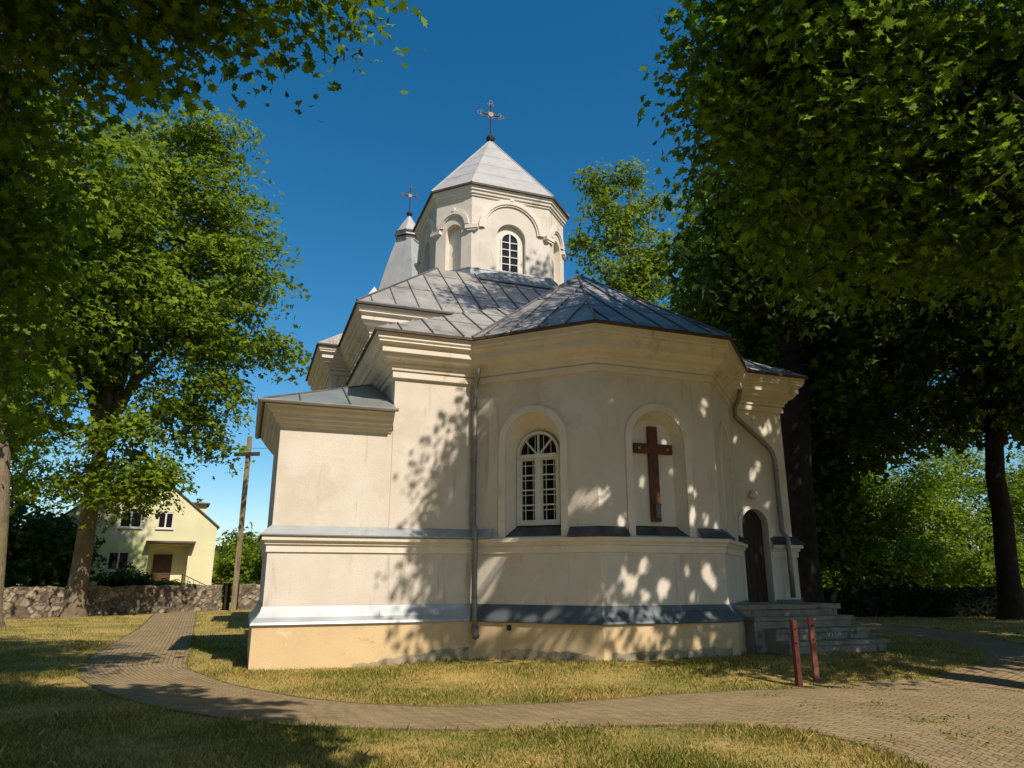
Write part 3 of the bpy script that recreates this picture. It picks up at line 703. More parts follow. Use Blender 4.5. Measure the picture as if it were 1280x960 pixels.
# ---- west turret
tur = empty('turret', (0, 27.0, 0), 0, parent=church)
tb = MB(); 
tb.sweep([(-1.7,-1.7),(1.7,-1.7),(1.7,1.7),(-1.7,1.7)], [(0,0),(0,16.6)], closed=True); tb.build('turret_wall', PLASTER, tur)
ts = MB(); ts.M = Matrix.Rotation(R(45),4,'Z'); ts.sweep([(-1.0,-1.0),(1.0,-1.0),(1.0,1.0),(-1.0,1.0)], [(.55,16.4),(.55,16.55),(.24,17.4),(.02,18.7),(-.22,20.0),(-.46,21.15),(-1.0,21.15)], closed=True)
ts.build('turret_spire', PALEROOF, tur)
tcp = MB(); oc8 = [(.62*math.cos(R(22.5+45*k)), .62*math.sin(R(22.5+45*k))) for k in range(8)]
tcp.slot = 0; tcp.sweep(oc8, [(-.05,21.0),(.05,21.15),(.05,21.22),(.12,21.27)], closed=True)
tcp.slot = 1; tcp.sweep(oc8, [(.12,21.27),(.06,21.29),(.06,21.38),(.14,21.42)], closed=True); tcp.slot = 0; tcp.sweep(oc8, [(.14,21.42),(.14,21.55),(.22,21.60)], closed=True)
tcp.slot = 1; tcp.sweep(oc8, [(.22,21.60),(.22,21.68),(.16,21.70)], closed=True); tcp.build('turret_cap', [PALEROOF, EDGE], tur)
tr_ = MB(); q = [(.84*math.cos(R(22.5+45*k)), .84*math.sin(R(22.5+45*k))) for k in range(8)]
for k in range(8): tr_.poly([(*q[k],21.68),(*q[(k+1)%8],21.68),(0,0,23.05)])
tr_.build('turret_roof', PALEROOF, tur)
ornate_cross(tur, 22.95, 2.1, 1.15)
# small gablet beside the turret foot
for x in (-2.2, 2.2):
    gb = MB()
    gb.poly([(x-.8,-2.2,15.9),(x+.8,-2.2,15.9),(x,-2.2,17.1)]); gb.poly([(x-.8,-2.2,15.9),(x,-2.2,17.1),(x,0,17.1),(x-.8,0,15.9)]); gb.poly([(x+.8,-2.2,15.9),(x+.8,0,15.9),(x,0,17.1),(x,-2.2,17.1)])
    gb.build('turret_gable', TRIM, tur)

def to_world(s, b, z=0.0):
    return (OX+s*math.cos(YAW)-b*math.sin(YAW), OY+s*math.sin(YAW)+b*math.cos(YAW), z)

# ------------------------------------------------------------------ wooden cross in the blind niche
cr = empty('wooden_cross', to_world(0, .24, 2.64), YAW, 'red brown wooden cross hanging in the blind arched niche of the apse', 'cross')
cb = MB(); cb.box(-.10,.10,-.09,0,0,1.92); cb.box(-.44,-.101,-.085,-.01,1.36,1.56); cb.box(.101,.44,-.085,-.01,1.36,1.56)
cb.build('cross_beam', CROSSW, cr, bevel=.008)
cb = MB(); cb.box(-.055,.055,-.16,-.091,.06,.32); cb.box(-.07,.07,-.175,-.091,.321,.345); cb.build('votive_lantern', GREYP, cr, bevel=.006)
for x in (-.33,.33):
    cb = MB(); cb.M = Matrix.Translation((x,-.0855,1.46)) @ Matrix.Rotation(R(90),4,'X'); cb.lathe([(.028,0),(.028,.006),(.012,.012)], n=10); cb.build('nail_head', BRASS, cr)

# ------------------------------------------------------------------ steps to the side door
st = empty('door_steps', to_world(3.4, .8, 0), YAW, 'worn grey concrete steps climbing to the dark arched side door', 'steps')
random.seed(11)
def slab(s0, s1, b0, b1, z0, z1, name):
    m = MB(); m.box(s0-3.4, s1-3.4, b0-.8, b1-.8, z0, z1)
    bm = bmesh.new(); me = bpy.data.meshes.new(name); me.from_pydata(m.v, [], m.f); bm.from_mesh(me)
    bmesh.ops.subdivide_edges(bm, edges=bm.edges[:], cuts=9, use_grid_fill=True)
    rnd = random.Random(int(z1*100))
    for v in bm.verts:
        edge = (abs(v.co.y-(b0-.8)) < 1e-4) + (abs(v.co.z-z1) < 1e-4) + (abs(v.co.x-(s1-3.4)) < 1e-4)
        k = .018 if edge >= 2 else .006
        v.co += Vector((rnd.uniform(-k,0) if edge >= 2 else 0, rnd.uniform(0,k), rnd.uniform(-k,0)))
    bm.to_mesh(me); bm.free(); me.materials.append(STEPS)
    o = bpy.data.objects.new(name, me); COL.objects.link(o); o.parent = st; return o
slab(1.9, 4.58, .50, PB-.05, -.2, .93, 'landing'); slab(1.9, 4.64, .44, PB-.052, .932, 1.03, 'tread')
for (s0, s1, b0, b1, z1) in ((2.12,4.62,.17,.499,.80),(2.36,4.70,-.15,.169,.585),(2.38,4.84,-.47,-.151,.37)):
    slab(s0, s1, b0, b1, -.2, z1-.075, 'riser'); slab(s0-.02, s1+.05, b0-.05, b1+.03, z1-.073, z1, 'tread')
gf = MB()
gx, gy = 3.62-3.4, -.153-.8
for (u0,v0,u1,v1) in ((.00,.14,.05,.04),(.05,.04,.10,.15),(.14,.15,.14,.04),(.19,.14,.27,.145),(.23,.145,.225,.05),(.30,.06,.34,.15),(.34,.15,.345,.05)):
    gf.bar((gx+u0,gy,.38+v0),(gx+u1,gy,.38+v1), .014, .004, up=(0,1,0))
gf.build('paint_mark', PAINTW, st)

# ------------------------------------------------------------------ posts on the lawn
def post(px, py, m, label, hgt, w_, d_):
    x, y = ground_at(px, py, .02); o = empty('post', (x, y, 0), R(8), label, 'post', 'red brown posts on the lawn')
    b = MB(); b.box(-w_/2, w_/2, -d_/2, d_/2, -.1, hgt); b.build('post_shaft', m, o, bevel=.006)
    for dz_ in (.12, .32):
        b = MB(); b.M = Matrix.Translation((0,-d_/2-.001,hgt-dz_)) @ Matrix.Rotation(R(90),4,'X'); b.lathe([(.016,0),(.016,.010),(.008,.016)], n=8); b.build('bolt', IRON, o)
post(999, 857, POSTW, 'darker red post standing nearer the viewer on the grass', .95, .072, .10)
post(1021, 853, POSTL, 'paler faded red post standing just behind the dark one', .97, .082, .06)

# ------------------------------------------------------------------ trees
def write_leaves(name, C, N, size, tmpl, material, parent, rng):
    n = len(C); k = len(tmpl); T = np.array(tmpl, float)
    N = N/np.linalg.norm(N, axis=1, keepdims=True)
    A = rng.normal(size=(n,3)); e1 = A - (A*N).sum(1, keepdims=True)*N; e1 /= np.linalg.norm(e1, axis=1, keepdims=True); e2 = np.cross(N, e1)
    S = size[:,None,None]
    V = C[:,None,:] + S*(T[None,:,0:1]*e1[:,None,:] + T[None,:,1:2]*e2[:,None,:]) - S*((T[None,:,0:1]**2*rng.uniform(-.1,.9,(n,1,1))) + np.abs(T[None,:,1:2])*rng.uniform(-.5,.3,(n,1,1)))*N[:,None,:]
    me = bpy.data.meshes.new(name); me.vertices.add(n*k); me.vertices.foreach_set('co', V.reshape(-1).astype(np.float32))
    me.loops.add(n*k); me.loops.foreach_set('vertex_index', np.arange(n*k, dtype=np.int32))
    me.polygons.add(n); me.polygons.foreach_set('loop_start', np.arange(0, n*k, k, dtype=np.int32))
    try: me.polygons.foreach_set('loop_total', np.full(n, k, dtype=np.int32))
    except Exception: pass
    me.materials.append(material); me.update(calc_edges=True); me.validate()
    o = bpy.data.objects.new(name, me); COL.objects.link(o); o.parent = parent; return o
_ml = [(0,-.48),(.20,-.34),(.50,-.48),(.46,-.14),(.82,.14),(.45,.20),(.42,.56),(.17,.38),(0,.92),(-.17,.38),(-.42,.56),(-.45,.20),(-.82,.14),(-.46,-.14),(-.50,-.48),(-.20,-.34)]
MAPLE = [(y_, x_) for x_, y_ in _ml]
OVAL = [(-.5,0),(-.15,-.26),(.25,-.22),(.6,0),(.25,.22),(-.15,.26)]
SPRAY = [(-.6,.0),(-.25,-.38),(.05,-.12),(.35,-.42),(.5,-.05),(.75,.08),(.4,.2),(.15,.5),(-.05,.18),(-.4,.36)]

def crown_points(blobs, nclus, per, spread, rng, flat=.4, shell=.45):
    vol = np.array([b[3]*b[4]*b[5] for b in blobs]); cnt = np.maximum(1, (vol**.68/(vol**.68).sum()*nclus).astype(int))
    C = []; Nn = []; cl = []
    for b, m in zip(blobs, cnt):
        d = rng.normal(size=(m,3)); d /= np.linalg.norm(d, axis=1, keepdims=True)
        r = rng.uniform(0,1,m)**shell
        c = np.array(b[:3]) + d*r[:,None]*np.array(b[3:6]); cl.append(c)
        pts = c[:,None,:] + np.clip(rng.normal(size=(m,per,3)),-1.75,1.75)*np.array([spread,spread,spread*flat])
        pts[:,:,2] -= ((pts[:,:,:2]-c[:,None,:2])**2).sum(2)*.25/max(spread,.1)      # drooping sprays
        nn = rng.normal(size=(m,per,3))*.38 + rng.normal(size=(m,1,3))*.32 + d[:,None,:]*.5 + np.array([0,0,.75])
        C.append(pts.reshape(-1,3)); Nn.append(nn.reshape(-1,3))
    return np.vstack(C), np.vstack(Nn), np.vstack(cl)

def tree(name, label, x, y, trunk_r, fork, top, blobs, nclus, per, leaf, spread, lmat, bark, tmpl=SPRAY, seed=1, cat='tree', group=None, lean=(0,0), shell=.45, limbs=None, keep=None, flat=.4, twigs=60):
    """blobs in world coordinates (x, y, z, rx, ry, rz)"""
    rng = np.random.default_rng(seed); z0 = float(terrain(x, y)); root = empty(name, (x, y, z0), 0, label, cat, group)
    off = np.array([x, y, z0]); C, N, cl = crown_points(blobs, nclus, per, spread, rng, flat, shell)
    if keep is not None:
        k = keep(C); C, N = C[k], N[k]; cl = cl[keep(cl)]
    size = leaf*rng.uniform(.5,1.4,len(C))
    tb = MB(); fx, fy = lean
    def wob(a, b, n, amp):
        pts = []
        for k in range(n+1):
            t = k/n; p = a*(1-t)+b*t; j = rng.normal(size=3)*amp*math.sin(math.pi*t); pts.append(p+j)
        return pts
    F = np.array([fx, fy, fork]); trk = [np.array([0,0,-.3]), np.array([0,0,.0]), np.array([fx*.03,fy*.03,.35]), np.array([fx*.12,fy*.12,fork*.2])] + wob(np.array([fx*.3,fy*.3,fork*.4]), F, 4, trunk_r*.18)
    rad = [trunk_r*1.75, trunk_r*1.55, trunk_r*1.2, trunk_r*1.04] + list(np.linspace(trunk_r*.98, trunk_r*.78, 5))
    tb.tube(trk, rad, 14)
    B = [np.array(b[:3])-off for b in blobs]
    order = np.argsort([-b[5]*b[3] for b in blobs])[:limbs or 9]
    ends = []
    for i in order:
        e = B[i]; up = F + (e-F)*np.array([.25,.25,.5])
        p = [F-np.array([0,0,.5]), up*.5+F*.5] + wob(up, e, 4, .15*np.linalg.norm(e-F)*.25)
        r0 = trunk_r*.55; tb.tube(p, np.linspace(r0, trunk_r*.10, len(p)), 8); ends.append(p)
    pick = rng.permutation(len(cl))[:twigs]
    allp = np.array([q for p in ends for q in p[2:]])
    for i in pick:
        c = cl[i]-off; dd = ((allp-c)**2).sum(1); j = int(np.argmin(dd + rng.uniform(0,2,len(dd)))); a = allp[j]
        tb.tube(wob(a, c, 3, .06*np.linalg.norm(c-a)), np.linspace(trunk_r*.12, trunk_r*.03, 4), 5, caps=False)
    tb.build('trunk', bark, root, smooth=True)
    write_leaves('crown', C-off, N, size, tmpl, lmat, root, rng)
    return root

def blobset(cx, cy, cz, rx, rz, n, seed, k=.5, ry=None):
    """n lobes filling an uneven ellipsoid"""
    r = random.Random(seed); o = [(cx, cy, cz, rx*.62, (ry or rx)*.62, rz*.66)]; ry = ry or rx
    for i in range(n):
        zz = -1+2*(i+.5)/n; a = i*2.39996+r.uniform(-.4,.4); q = math.sqrt(max(0,1-zz*zz)); f = r.uniform(.55,.78)
        s = r.uniform(.75,1.2)*k
        o.append((cx+math.cos(a)*q*rx*f, cy+math.sin(a)*q*ry*f, cz+zz*rz*f, rx*s, ry*s, rz*s*.72))
    return o

# gaps cut through the near crown along sun rays, to fleck apse and door wall
_e1 = Vector((math.cos(R(SUN_T)), math.sin(R(SUN_T)), 0)); _e2 = SV.cross(_e1)
def _sunxy(P): P = np.asarray(P, float); return np.c_[P @ np.array(_e1), P @ np.array(_e2)]
_grng = random.Random(77); _gaps = []
def _spot(s_, b_, z, r): _gaps.append((*_sunxy([to_world(s_, b_, z)])[0], r))
for (u, z, r, n, spread) in ((-1.15,3.3,.13,7,.22),(-.95,2.9,.10,4,.2),(-.55,1.55,.14,7,.22),(-.35,1.15,.12,4,.15),(.55,3.0,.11,5,.25),(.95,3.3,.13,5,.25),(1.1,2.7,.12,5,.25),(.8,1.6,.13,5,.22),(1.0,1.3,.11,3,.2),(.5,4.6,.10,4,.3),(1.0,4.9,.10,4,.25),(-1.1,5.1,.08,3,.2),(-.2,.5,.10,5,.4),(.6,.4,.09,4,.3),(.1,3.6,.09,3,.4),(-.7,2.2,.09,4,.3)):
    for _ in range((n+1)//2): _spot(u+_grng.gauss(0,spread), 0, z+_grng.gauss(0,spread*1.3), r*_grng.uniform(.45,1.15))
for (u, z, r, n, spread) in ((.3,5.7,.10,8,.25),(.35,4.2,.10,6,.3),(.2,3.4,.09,5,.3),(.6,2.2,.12,3,.1),(.5,5.0,.1,5,.3)):
    for _ in range((n+1)//2): _spot(P4[0]+u+_grng.gauss(0,spread), PB, z+_grng.gauss(0,spread), r*_grng.uniform(.5,1.2))
for (t, z, r, n) in ((.15,1.45,.18,3),(.12,1.65,.12,2),(.5,.45,.10,3),(.1,.5,.14,3),(.8,2.9,.07,3)):
    for _ in range(n): _spot(P1[0]+(P2[0]-P1[0])*(t+_grng.gauss(0,.04)), P1[1]+(P2[1]-P1[1])*t, z+_grng.gauss(0,.12), r*_grng.uniform(.6,1.1))
_gaps = np.array(_gaps)
def sun_gaps(C):
    q = _sunxy(C); k = np.ones(len(C), bool)
    for gx_, gy_, r in _gaps: k &= (q[:,0]-gx_)**2+(q[:,1]-gy_)**2 > (r*.8+.05)**2
    return k

# near maple at the right, its trunk outside the frame; it shades the apse
tree('maple_tree', 'near maple with large leaves overhanging the upper right corner', 8.8, 9.9, .32, 4.2, 14,
     [(7.6,9.8,10.0,3.7,3.7,3.2),(4.7,9.3,9.6,2.2,2.3,2.0),(5.4,9.9,12.2,2.1,2.1,1.8),(7.8,8.4,13.2,2.6,2.6,1.6),(10.2,9.6,10.2,2.8,2.8,2.7),(7.4,12.4,9.8,2.6,2.4,2.5),(8.6,8.6,7.0,2.2,2.0,1.5),(9.6,11.6,7.6,2.4,2.4,1.8),(6.3,11.2,7.6,2.0,2.0,1.5),(4.4,10.6,8.0,1.4,1.5,1.1),(4.7,8.9,11.6,1.8,1.8,1.6),(11.2,11.5,12.2,2.5,2.5,1.9),(3.7,9.6,9.0,1.2,1.2,1.5),(4.9,8.4,10.7,1.7,1.7,1.4),(5.6,7.6,11.8,1.8,1.8,1.4),(4.2,9.4,10.2,1.4,1.4,1.2),(6.6,14.2,20.4,2.0,2.0,1.4),(5.0,12.8,18.2,1.9,1.9,1.4),(7.4,12,16.5,2,2,1.6)],
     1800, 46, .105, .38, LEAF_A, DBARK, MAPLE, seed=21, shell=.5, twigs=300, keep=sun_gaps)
# near maple at the left
tree('maple_tree', 'near maple with dark boughs framing the upper left corner', -8.6, 6.6, .30, 3.6, 12,
     [(-8.2,7.6,8.6,2.7,2.6,2.6),(-5.6,7.2,8.6,1.8,1.7,1.1),(-4.2,7.5,8.9,1.5,1.5,.85),(-2.9,7.9,9.25,1.1,1.2,.6),(-7.6,9.2,6.0,1.1,1.6,2.0),(-9.0,9.6,8.0,2.0,2.2,2.6),(-8.2,10.0,4.6,.8,1.2,1.2),(-5.6,5.2,9.8,2.2,2.0,1.4),(-8.6,6.6,11,2.6,2.6,1.8),(-4.6,4.0,13,3.2,2.6,1.5),(-1.9,3.4,12.6,2.0,2.0,1.1),(-6.8,7.4,13.6,3,2.4,1.5),(-3.4,6.6,13.4,2.2,2.0,1.2),(-8.6,3.6,12.6,3,2.6,1.5),(-9.6,9.4,13.6,3,3,1.6),(-3.2,5.0,14.6,3,2.6,1.2),(-6.4,5.2,14.6,3,2.8,1.3),(-9.6,6.4,14.8,3,2.8,1.3)],
     1700, 46, .10, .38, LEAF_A, BARK, MAPLE, seed=22, shell=.5, twigs=300)
# behind the viewer and beyond the right edge: they throw the foreground shade
tree('maple_tree', 'shade maple standing behind the viewer over the foreground lawn', -3.4, -2.2, .32, 3.8, 12,
     [(-2.6,-.6,8.2,2.6,2.6,1.9),(-.4,1.0,8.2,1.8,1.9,1.3),(-4.0,1.6,8.4,2.4,1.9,1.6),(-4.6,-1.6,9,2.6,2.6,2),(-1.2,-1.6,9.2,2,2,1.6),(-7.0,1.0,9,3,2.6,2),(-2.2,2.0,8.6,1.8,1.5,1.2),(1.2,.6,8.4,1.7,1.9,1.1),(.8,2.2,8.8,1.5,1.2,.9),(-.6,2.8,9.2,1.8,1.4,1.0),(-2.6,1.4,10,2.6,2.4,1.2),(-5.6,1.6,10.4,3,2.6,1.2),(.2,.0,9.6,2.2,2,1)],
     1500, 36, .17, .40, LEAF_A, BARK, MAPLE, seed=23, twigs=40)
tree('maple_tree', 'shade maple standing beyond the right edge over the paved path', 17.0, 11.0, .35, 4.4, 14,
     blobset(15.8,11.6,9.4,5.0,4.0,9,5)+[(16.4,17.6,13.6,3,3,2.2),(19.5,17.0,10,3.4,3.4,2.4),(13.0,8.6,9.0,2.4,2.4,1.6)], 700, 30, .20, .45, LEAF_A, DBARK, MAPLE, seed=24, twigs=30)

for i, (x, y, h, lab) in enumerate([(-15,-11,15,'added sky-blocking tree far behind the viewer to the left'),(17,-9,13,'added sky-blocking tree beyond the right edge, furthest back'),(25,3,13,'added sky-blocking tree beyond the right edge, by the path'),(-16,-1,14,'added sky-blocking tree beyond the left edge')]):  # unseen trees added to cut the sky light on the facade
    tree('sky_blocking_tree', lab, x, y, .4, 4, h, blobset(x, y, h*.56, 5.2, h*.42, 9, 200+i), 240, 16, .55, .9, LEAF_D, DBARK, SPRAY, seed=200+i, group='unseen trees added to block sky light', twigs=8)

tree('maple_tree', 'maple added beyond the right edge to shade the dark trunks', 20.6, 18.2, .35, 4.4, 14, [(20.6,18.6,10.5,3.2,3.2,3.0),(22.4,20.8,10.8,3,3,3),(14.6,19.4,11.4,2.6,2.4,1.8),(17.6,18.8,11.6,2.8,2.6,2.2),(19.4,15.4,10,2.6,2.4,2)], 420, 34, .17, .42, LEAF_A, DBARK, MAPLE, seed=25, twigs=40)  # maple added to keep the sun off the two dark trunks
# the big tree on the left
T5 = [(-17.2,31,15.0,4.6,4.2,5.4),(-14.0,30.5,18.2,3.0,3.0,2.6),(-12.6,30.5,15.0,2.5,2.6,2.4),(-17.0,31,20.6,3.6,3.4,2.6),(-20.6,31,17.6,3.2,3.2,3.2),(-13.4,29.6,12.2,2.7,2.6,1.7),(-10.8,30.2,11.7,1.6,1.8,.9),(-16.6,28.8,13.4,3.0,2.4,2.2),(-18.8,29.6,10.4,2.8,2.6,1.8),(-14.0,29.6,8.9,2.2,2.2,1.4),(-13.0,30,7.4,.9,1.2,1.1),(-16.2,29.2,7.4,2.0,1.8,1.2),(-20.8,30,12.6,3,3,2.4),(-13.2,30,9.8,1.4,1.6,1.2),(-15.0,30,22.2,2.2,2.2,1.3),(-17.6,28.6,17.2,2.8,2.2,1.8),(-14.8,29.0,6.0,1.6,1.2,.8),(-16.6,29,5.8,1.7,1.2,.9),(-15.4,29,4.9,1.5,1.2,.8),(-17.4,29.2,5.0,1.4,1.2,.8),(-14.3,29,5.4,1.2,1,.8),(-21,29.5,8.6,2.2,2,1.6),(-22.5,30,14.5,2.8,2.6,2.6)]
tree('ash_tree', 'tall forked tree with sunlit trunk base in front of stone wall', -18.2, 31.0, .36, 7.2, 22, T5, 1000, 62, .20, .62, LEAF_B, BARK, SPRAY, seed=31, lean=(.1,0), shell=.5, limbs=14, twigs=160, flat=.26)
tree('ash_tree', 'tree with speckled trunk at the extreme left edge', -17.15, 24.3, .42, 9.0, 18, blobset(-18.6,24.5,14.0,4.6,7.0,11,8)+[(-18.9,25.0,7.2,1.9,1.8,1.8),(-20.4,25.6,5.4,2.2,2,1.6)], 800, 18, .28, .5, LEAF_B, BARK, SPRAY, seed=32, lean=(-.9,0))
# trees on the right behind the church
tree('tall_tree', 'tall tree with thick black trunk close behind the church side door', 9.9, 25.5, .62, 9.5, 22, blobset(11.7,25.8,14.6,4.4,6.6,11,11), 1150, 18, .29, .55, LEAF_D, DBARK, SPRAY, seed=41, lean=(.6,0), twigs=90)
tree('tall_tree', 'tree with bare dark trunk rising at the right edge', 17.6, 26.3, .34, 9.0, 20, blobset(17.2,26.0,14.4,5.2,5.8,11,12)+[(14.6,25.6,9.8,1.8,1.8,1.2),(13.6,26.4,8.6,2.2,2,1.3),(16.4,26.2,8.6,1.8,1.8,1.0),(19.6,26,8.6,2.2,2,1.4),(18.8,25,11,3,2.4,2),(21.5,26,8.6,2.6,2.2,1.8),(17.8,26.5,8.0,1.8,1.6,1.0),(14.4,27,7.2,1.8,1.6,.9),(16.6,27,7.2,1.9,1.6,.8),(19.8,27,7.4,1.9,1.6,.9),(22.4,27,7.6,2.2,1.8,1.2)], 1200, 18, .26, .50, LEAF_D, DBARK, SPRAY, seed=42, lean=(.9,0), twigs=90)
tree('tall_tree', 'bushy tree with sunlit left flank seen over the apse roof', 13.6, 36, .45, 9, 22, blobset(13.6,36,16.4,4.4,7.4,11,13), 900, 17, .36, .65, LEAF_B, DBARK, SPRAY, seed=43)
tree('ash_tree', 'airy feathery tree showing sky through it right of drum', 8.0, 44, .35, 16, 30, [(7.2,44,20.0,3.0,2.6,3.2),(5.2,44,18.6,1.7,2.2,2.2),(7.0,44,25.0,2.3,2.0,2.4),(5.9,44,28.2,1.2,1.3,1.2),(8.2,44,28.4,1.3,1.2,1.1),(9.4,44,22.0,1.9,2.0,2.6),(9.8,44,16,2.4,2,2.5),(4.8,44,23.2,1.0,1.0,.9),(9.6,44,26.2,1.0,1,1.0)], 560, 20, .25, .5, LEAF_B, BARK, SPRAY, seed=44, twigs=70)
tree('tall_tree', 'dark tree standing in the depth between the two black trunks', 15.2, 33, .45, 8, 20, blobset(15.6,33.4,12.6,5.2,6.0,11,14), 720, 17, .34, .6, LEAF_D, DBARK, SPRAY, seed=45)
tree('tall_tree', 'dark tree filling the gap at far right edge', 25.0, 32.5, .45, 8, 20, blobset(24.0,33,14.4,5.8,7,11,15), 700, 17, .34, .62, LEAF_D, DBARK, SPRAY, seed=46)
tree('tall_tree', 'dark leafy understorey tree close behind the side door corner', 12.4, 30.5, .3, 4, 12, blobset(12.6,30.8,6.8,2.8,5.2,9,17), 420, 17, .3, .5, LEAF_D, DBARK, SPRAY, seed=47)
# bright wood edge on the right
wood = [(17.5,43,6.2,3.6,'low bright shrub at the left end of sunlit wood edge'),(21.2,46,10.2,3.6,'tall bright birch in the middle of sunlit wood edge'),(24.8,44,8.8,3.6,'rounded bright tree right of the birch in wood edge'),(28.4,47,11.4,4.0,'highest bright tree of the wood edge beside dark trunk'),(32.6,45,9.6,3.8,'bright tree at far right beyond the dark trunk'),(19.4,52,9.4,3.8,'bright tree set deeper behind the left shrub'),(36.5,48,11,4,'outermost bright tree of wood edge'),(25.5,55,11,4.4,'bright tree standing furthest back in wood edge'),(15.6,39,3.0,2.4,'low bright bush behind hedge nearest the steps'),(20.4,38.6,3.4,2.6,'low bright bush behind hedge midway to the dark trunk'),(25.2,39,3.2,2.6,'low bright bush behind hedge beside the dark trunk'),(30.2,40,3.6,2.8,'low bright bush behind hedge at right frame edge')]
for i, (x, y, h, r, lab) in enumerate(wood):
    tree('wood_edge_tree', lab, x, y, .11, h*.4, h, blobset(x, y, h*.55, r*1.0, h*.54, 11, 60+i, k=.42), 420, 24, .19, .50, LEAF_S, PALEB, SPRAY, seed=60+i, group='sunlit trees of the wood edge', twigs=30)
# shrubs beyond the left wall
shr = [(-27.0,36,7.2,3.2,LEAF_D,'dark shrub beyond the wall at far left edge'),(-23.0,36.5,5.2,2.4,LEAF_D,'dark shrub beyond the wall left of the trunk'),(-29,42,13,5.2,LEAF_B,'taller lit tree behind the dark left shrubs'),
       (-20.2,55,5.6,2.6,LEAF_B,'green bush right of the house behind wooden cross'),(-16.4,56,6.6,2.6,LEAF_B,'taller green bush close beside the annex wall'),(-18.0,50,3.6,2.0,LEAF_B,'low green bush in front of others by wooden cross')]
for i, (x, y, h, r, lm, lab) in enumerate(shr):
    tree('garden_shrub', lab, x, y, .10, h*.35, h, blobset(x, y, h*.50, r, h*.48, 8, 80+i), 260, 16, .27, .48, lm, DBARK, SPRAY, seed=80+i, cat='shrub', group='shrubs beyond the stone wall', twigs=20)

# ------------------------------------------------------------------ stone walls
def stone_wall(name, label, p, q, h, th, seed, cat='wall'):
    o = empty(name, (p[0], p[1], 0), 0, label, cat); d = Vector((q[0]-p[0], q[1]-p[1])); Lg = d.length; d.normalize(); n = Vector((-d.y, d.x)); rnd = random.Random(seed)
    b = MB(); nu, nv = int(Lg/.12), int(h/.10)
    from mathutils import noise
    rows = []
    for i in range(nu+1):
        u = Lg*i/nu; ring = []
        hh = h*(1+.10*noise.noise(Vector((u*1.1, seed, 0)))+.06*noise.noise(Vector((u*4, seed, 5))))
        prof = [(-th/2, -.2+ (hh+.2)*k/nv) for k in range(nv+1)] + [(0, hh+.03)] + [(th/2, hh-(hh+.2)*k/nv) for k in range(nv+1)]
        for (t, z) in prof:
            c = noise.voronoi(Vector((u*2.6, z*3.4, seed+(3 if t > 0 else 0))))[0]
            dsp = min(.07, (c[1]-c[0])*.16)*(1 if t > 0 else -1) if abs(t) > .01 else 0
            t2 = t+dsp; ring.append(b.pt((d.x*u+n.x*t2, d.y*u+n.y*t2, z)))
        rows.append(ring)
    for A, B in zip(rows, rows[1:]):
        for k in range(len(A)-1): b.face((A[k],B[k],B[k+1],A[k+1]))
    b.face(rows[0][::-1]); b.face(rows[-1]); b.build('stonework', STONE, o); return o
stone_wall('stone_wall', 'long low fieldstone wall behind the tree trunk on the left', (-24.5,22.5), (-14.6,36.9), 1.16, .5, 2)
stone_wall('stone_wall', 'short fieldstone wall stretch beside the tall wooden cross', (-13.9,37.6), (-4,44), 1.16, .5, 7)
gp = MB(); o = empty('gate_post', (-14.25,37.1,0), R(35), 'narrow dark gate post in the gap of stone wall', 'post'); gp.box(-.14,.14,-.14,.14,-.2,1.2); gp.box(-.17,.17,-.17,.17,1.2,1.27); gp.build('post_shaft', DBARK, o, bevel=.01)

# dark clipped hedge on the right
def hedge(p, q, h, th, seed, label):
    rng = np.random.default_rng(seed); o = empty('hedge', (p[0],p[1],0), 0, label, 'hedge'); d = np.array([q[0]-p[0], q[1]-p[1]]); Lg = np.hypot(*d); d = d/Lg; nn = np.array([-d[1], d[0]])
    n = 9000; u = rng.uniform(0, Lg, n); v = rng.uniform(-1,1,n)*th/2; z = rng.uniform(.02, h, n)
    C = np.c_[d[0]*u+nn[0]*v, d[1]*u+nn[1]*v, z+rng.normal(size=n)*.03]; N = rng.normal(size=(n,3))+np.array([0,-.5,.5])
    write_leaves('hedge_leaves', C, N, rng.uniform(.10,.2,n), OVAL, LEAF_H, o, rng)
    b = MB(); ang = math.atan2(d[1], d[0]); b.M = Matrix.Rotation(ang, 4, 'Z'); 
    for k in range(int(Lg/.7)): b.tube([(.3+k*.7,0,-.1),(.32+k*.7,.05,h*.5),(.28+k*.7,-.05,h*.9)], [.03,.02,.008], 6)
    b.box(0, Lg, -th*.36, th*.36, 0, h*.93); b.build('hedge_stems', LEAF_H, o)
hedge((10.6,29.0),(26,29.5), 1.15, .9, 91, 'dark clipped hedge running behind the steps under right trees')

# ------------------------------------------------------------------ tall wooden wayside cross
x, y = -13.6, 36.4
wc = empty('wayside_cross', (x, y, 0), R(-8), 'tall slim weathered wooden cross standing before the wall', 'cross')
b = MB(); b.box(-.10,.10,-.10,.10,-.2,8.6); b.build('cross_post', OLDWOOD, wc, bevel=.02)
b = MB(); b.box(-.70,.70,-.19,-.112,7.55,7.75); b.build('cross_arm', DARKWOOD, wc, bevel=.015)

# overhead wire
b = MB(); pts = [(-46+2.4*k, 60.0, 12.6-.5*math.sin(math.pi*k/24)) for k in range(25)]; b.tube(pts, .018, 5)
tag(b.build('overhead_wire', IRON), 'thin black overhead wire crossing the sky behind wooden cross', 'wire')

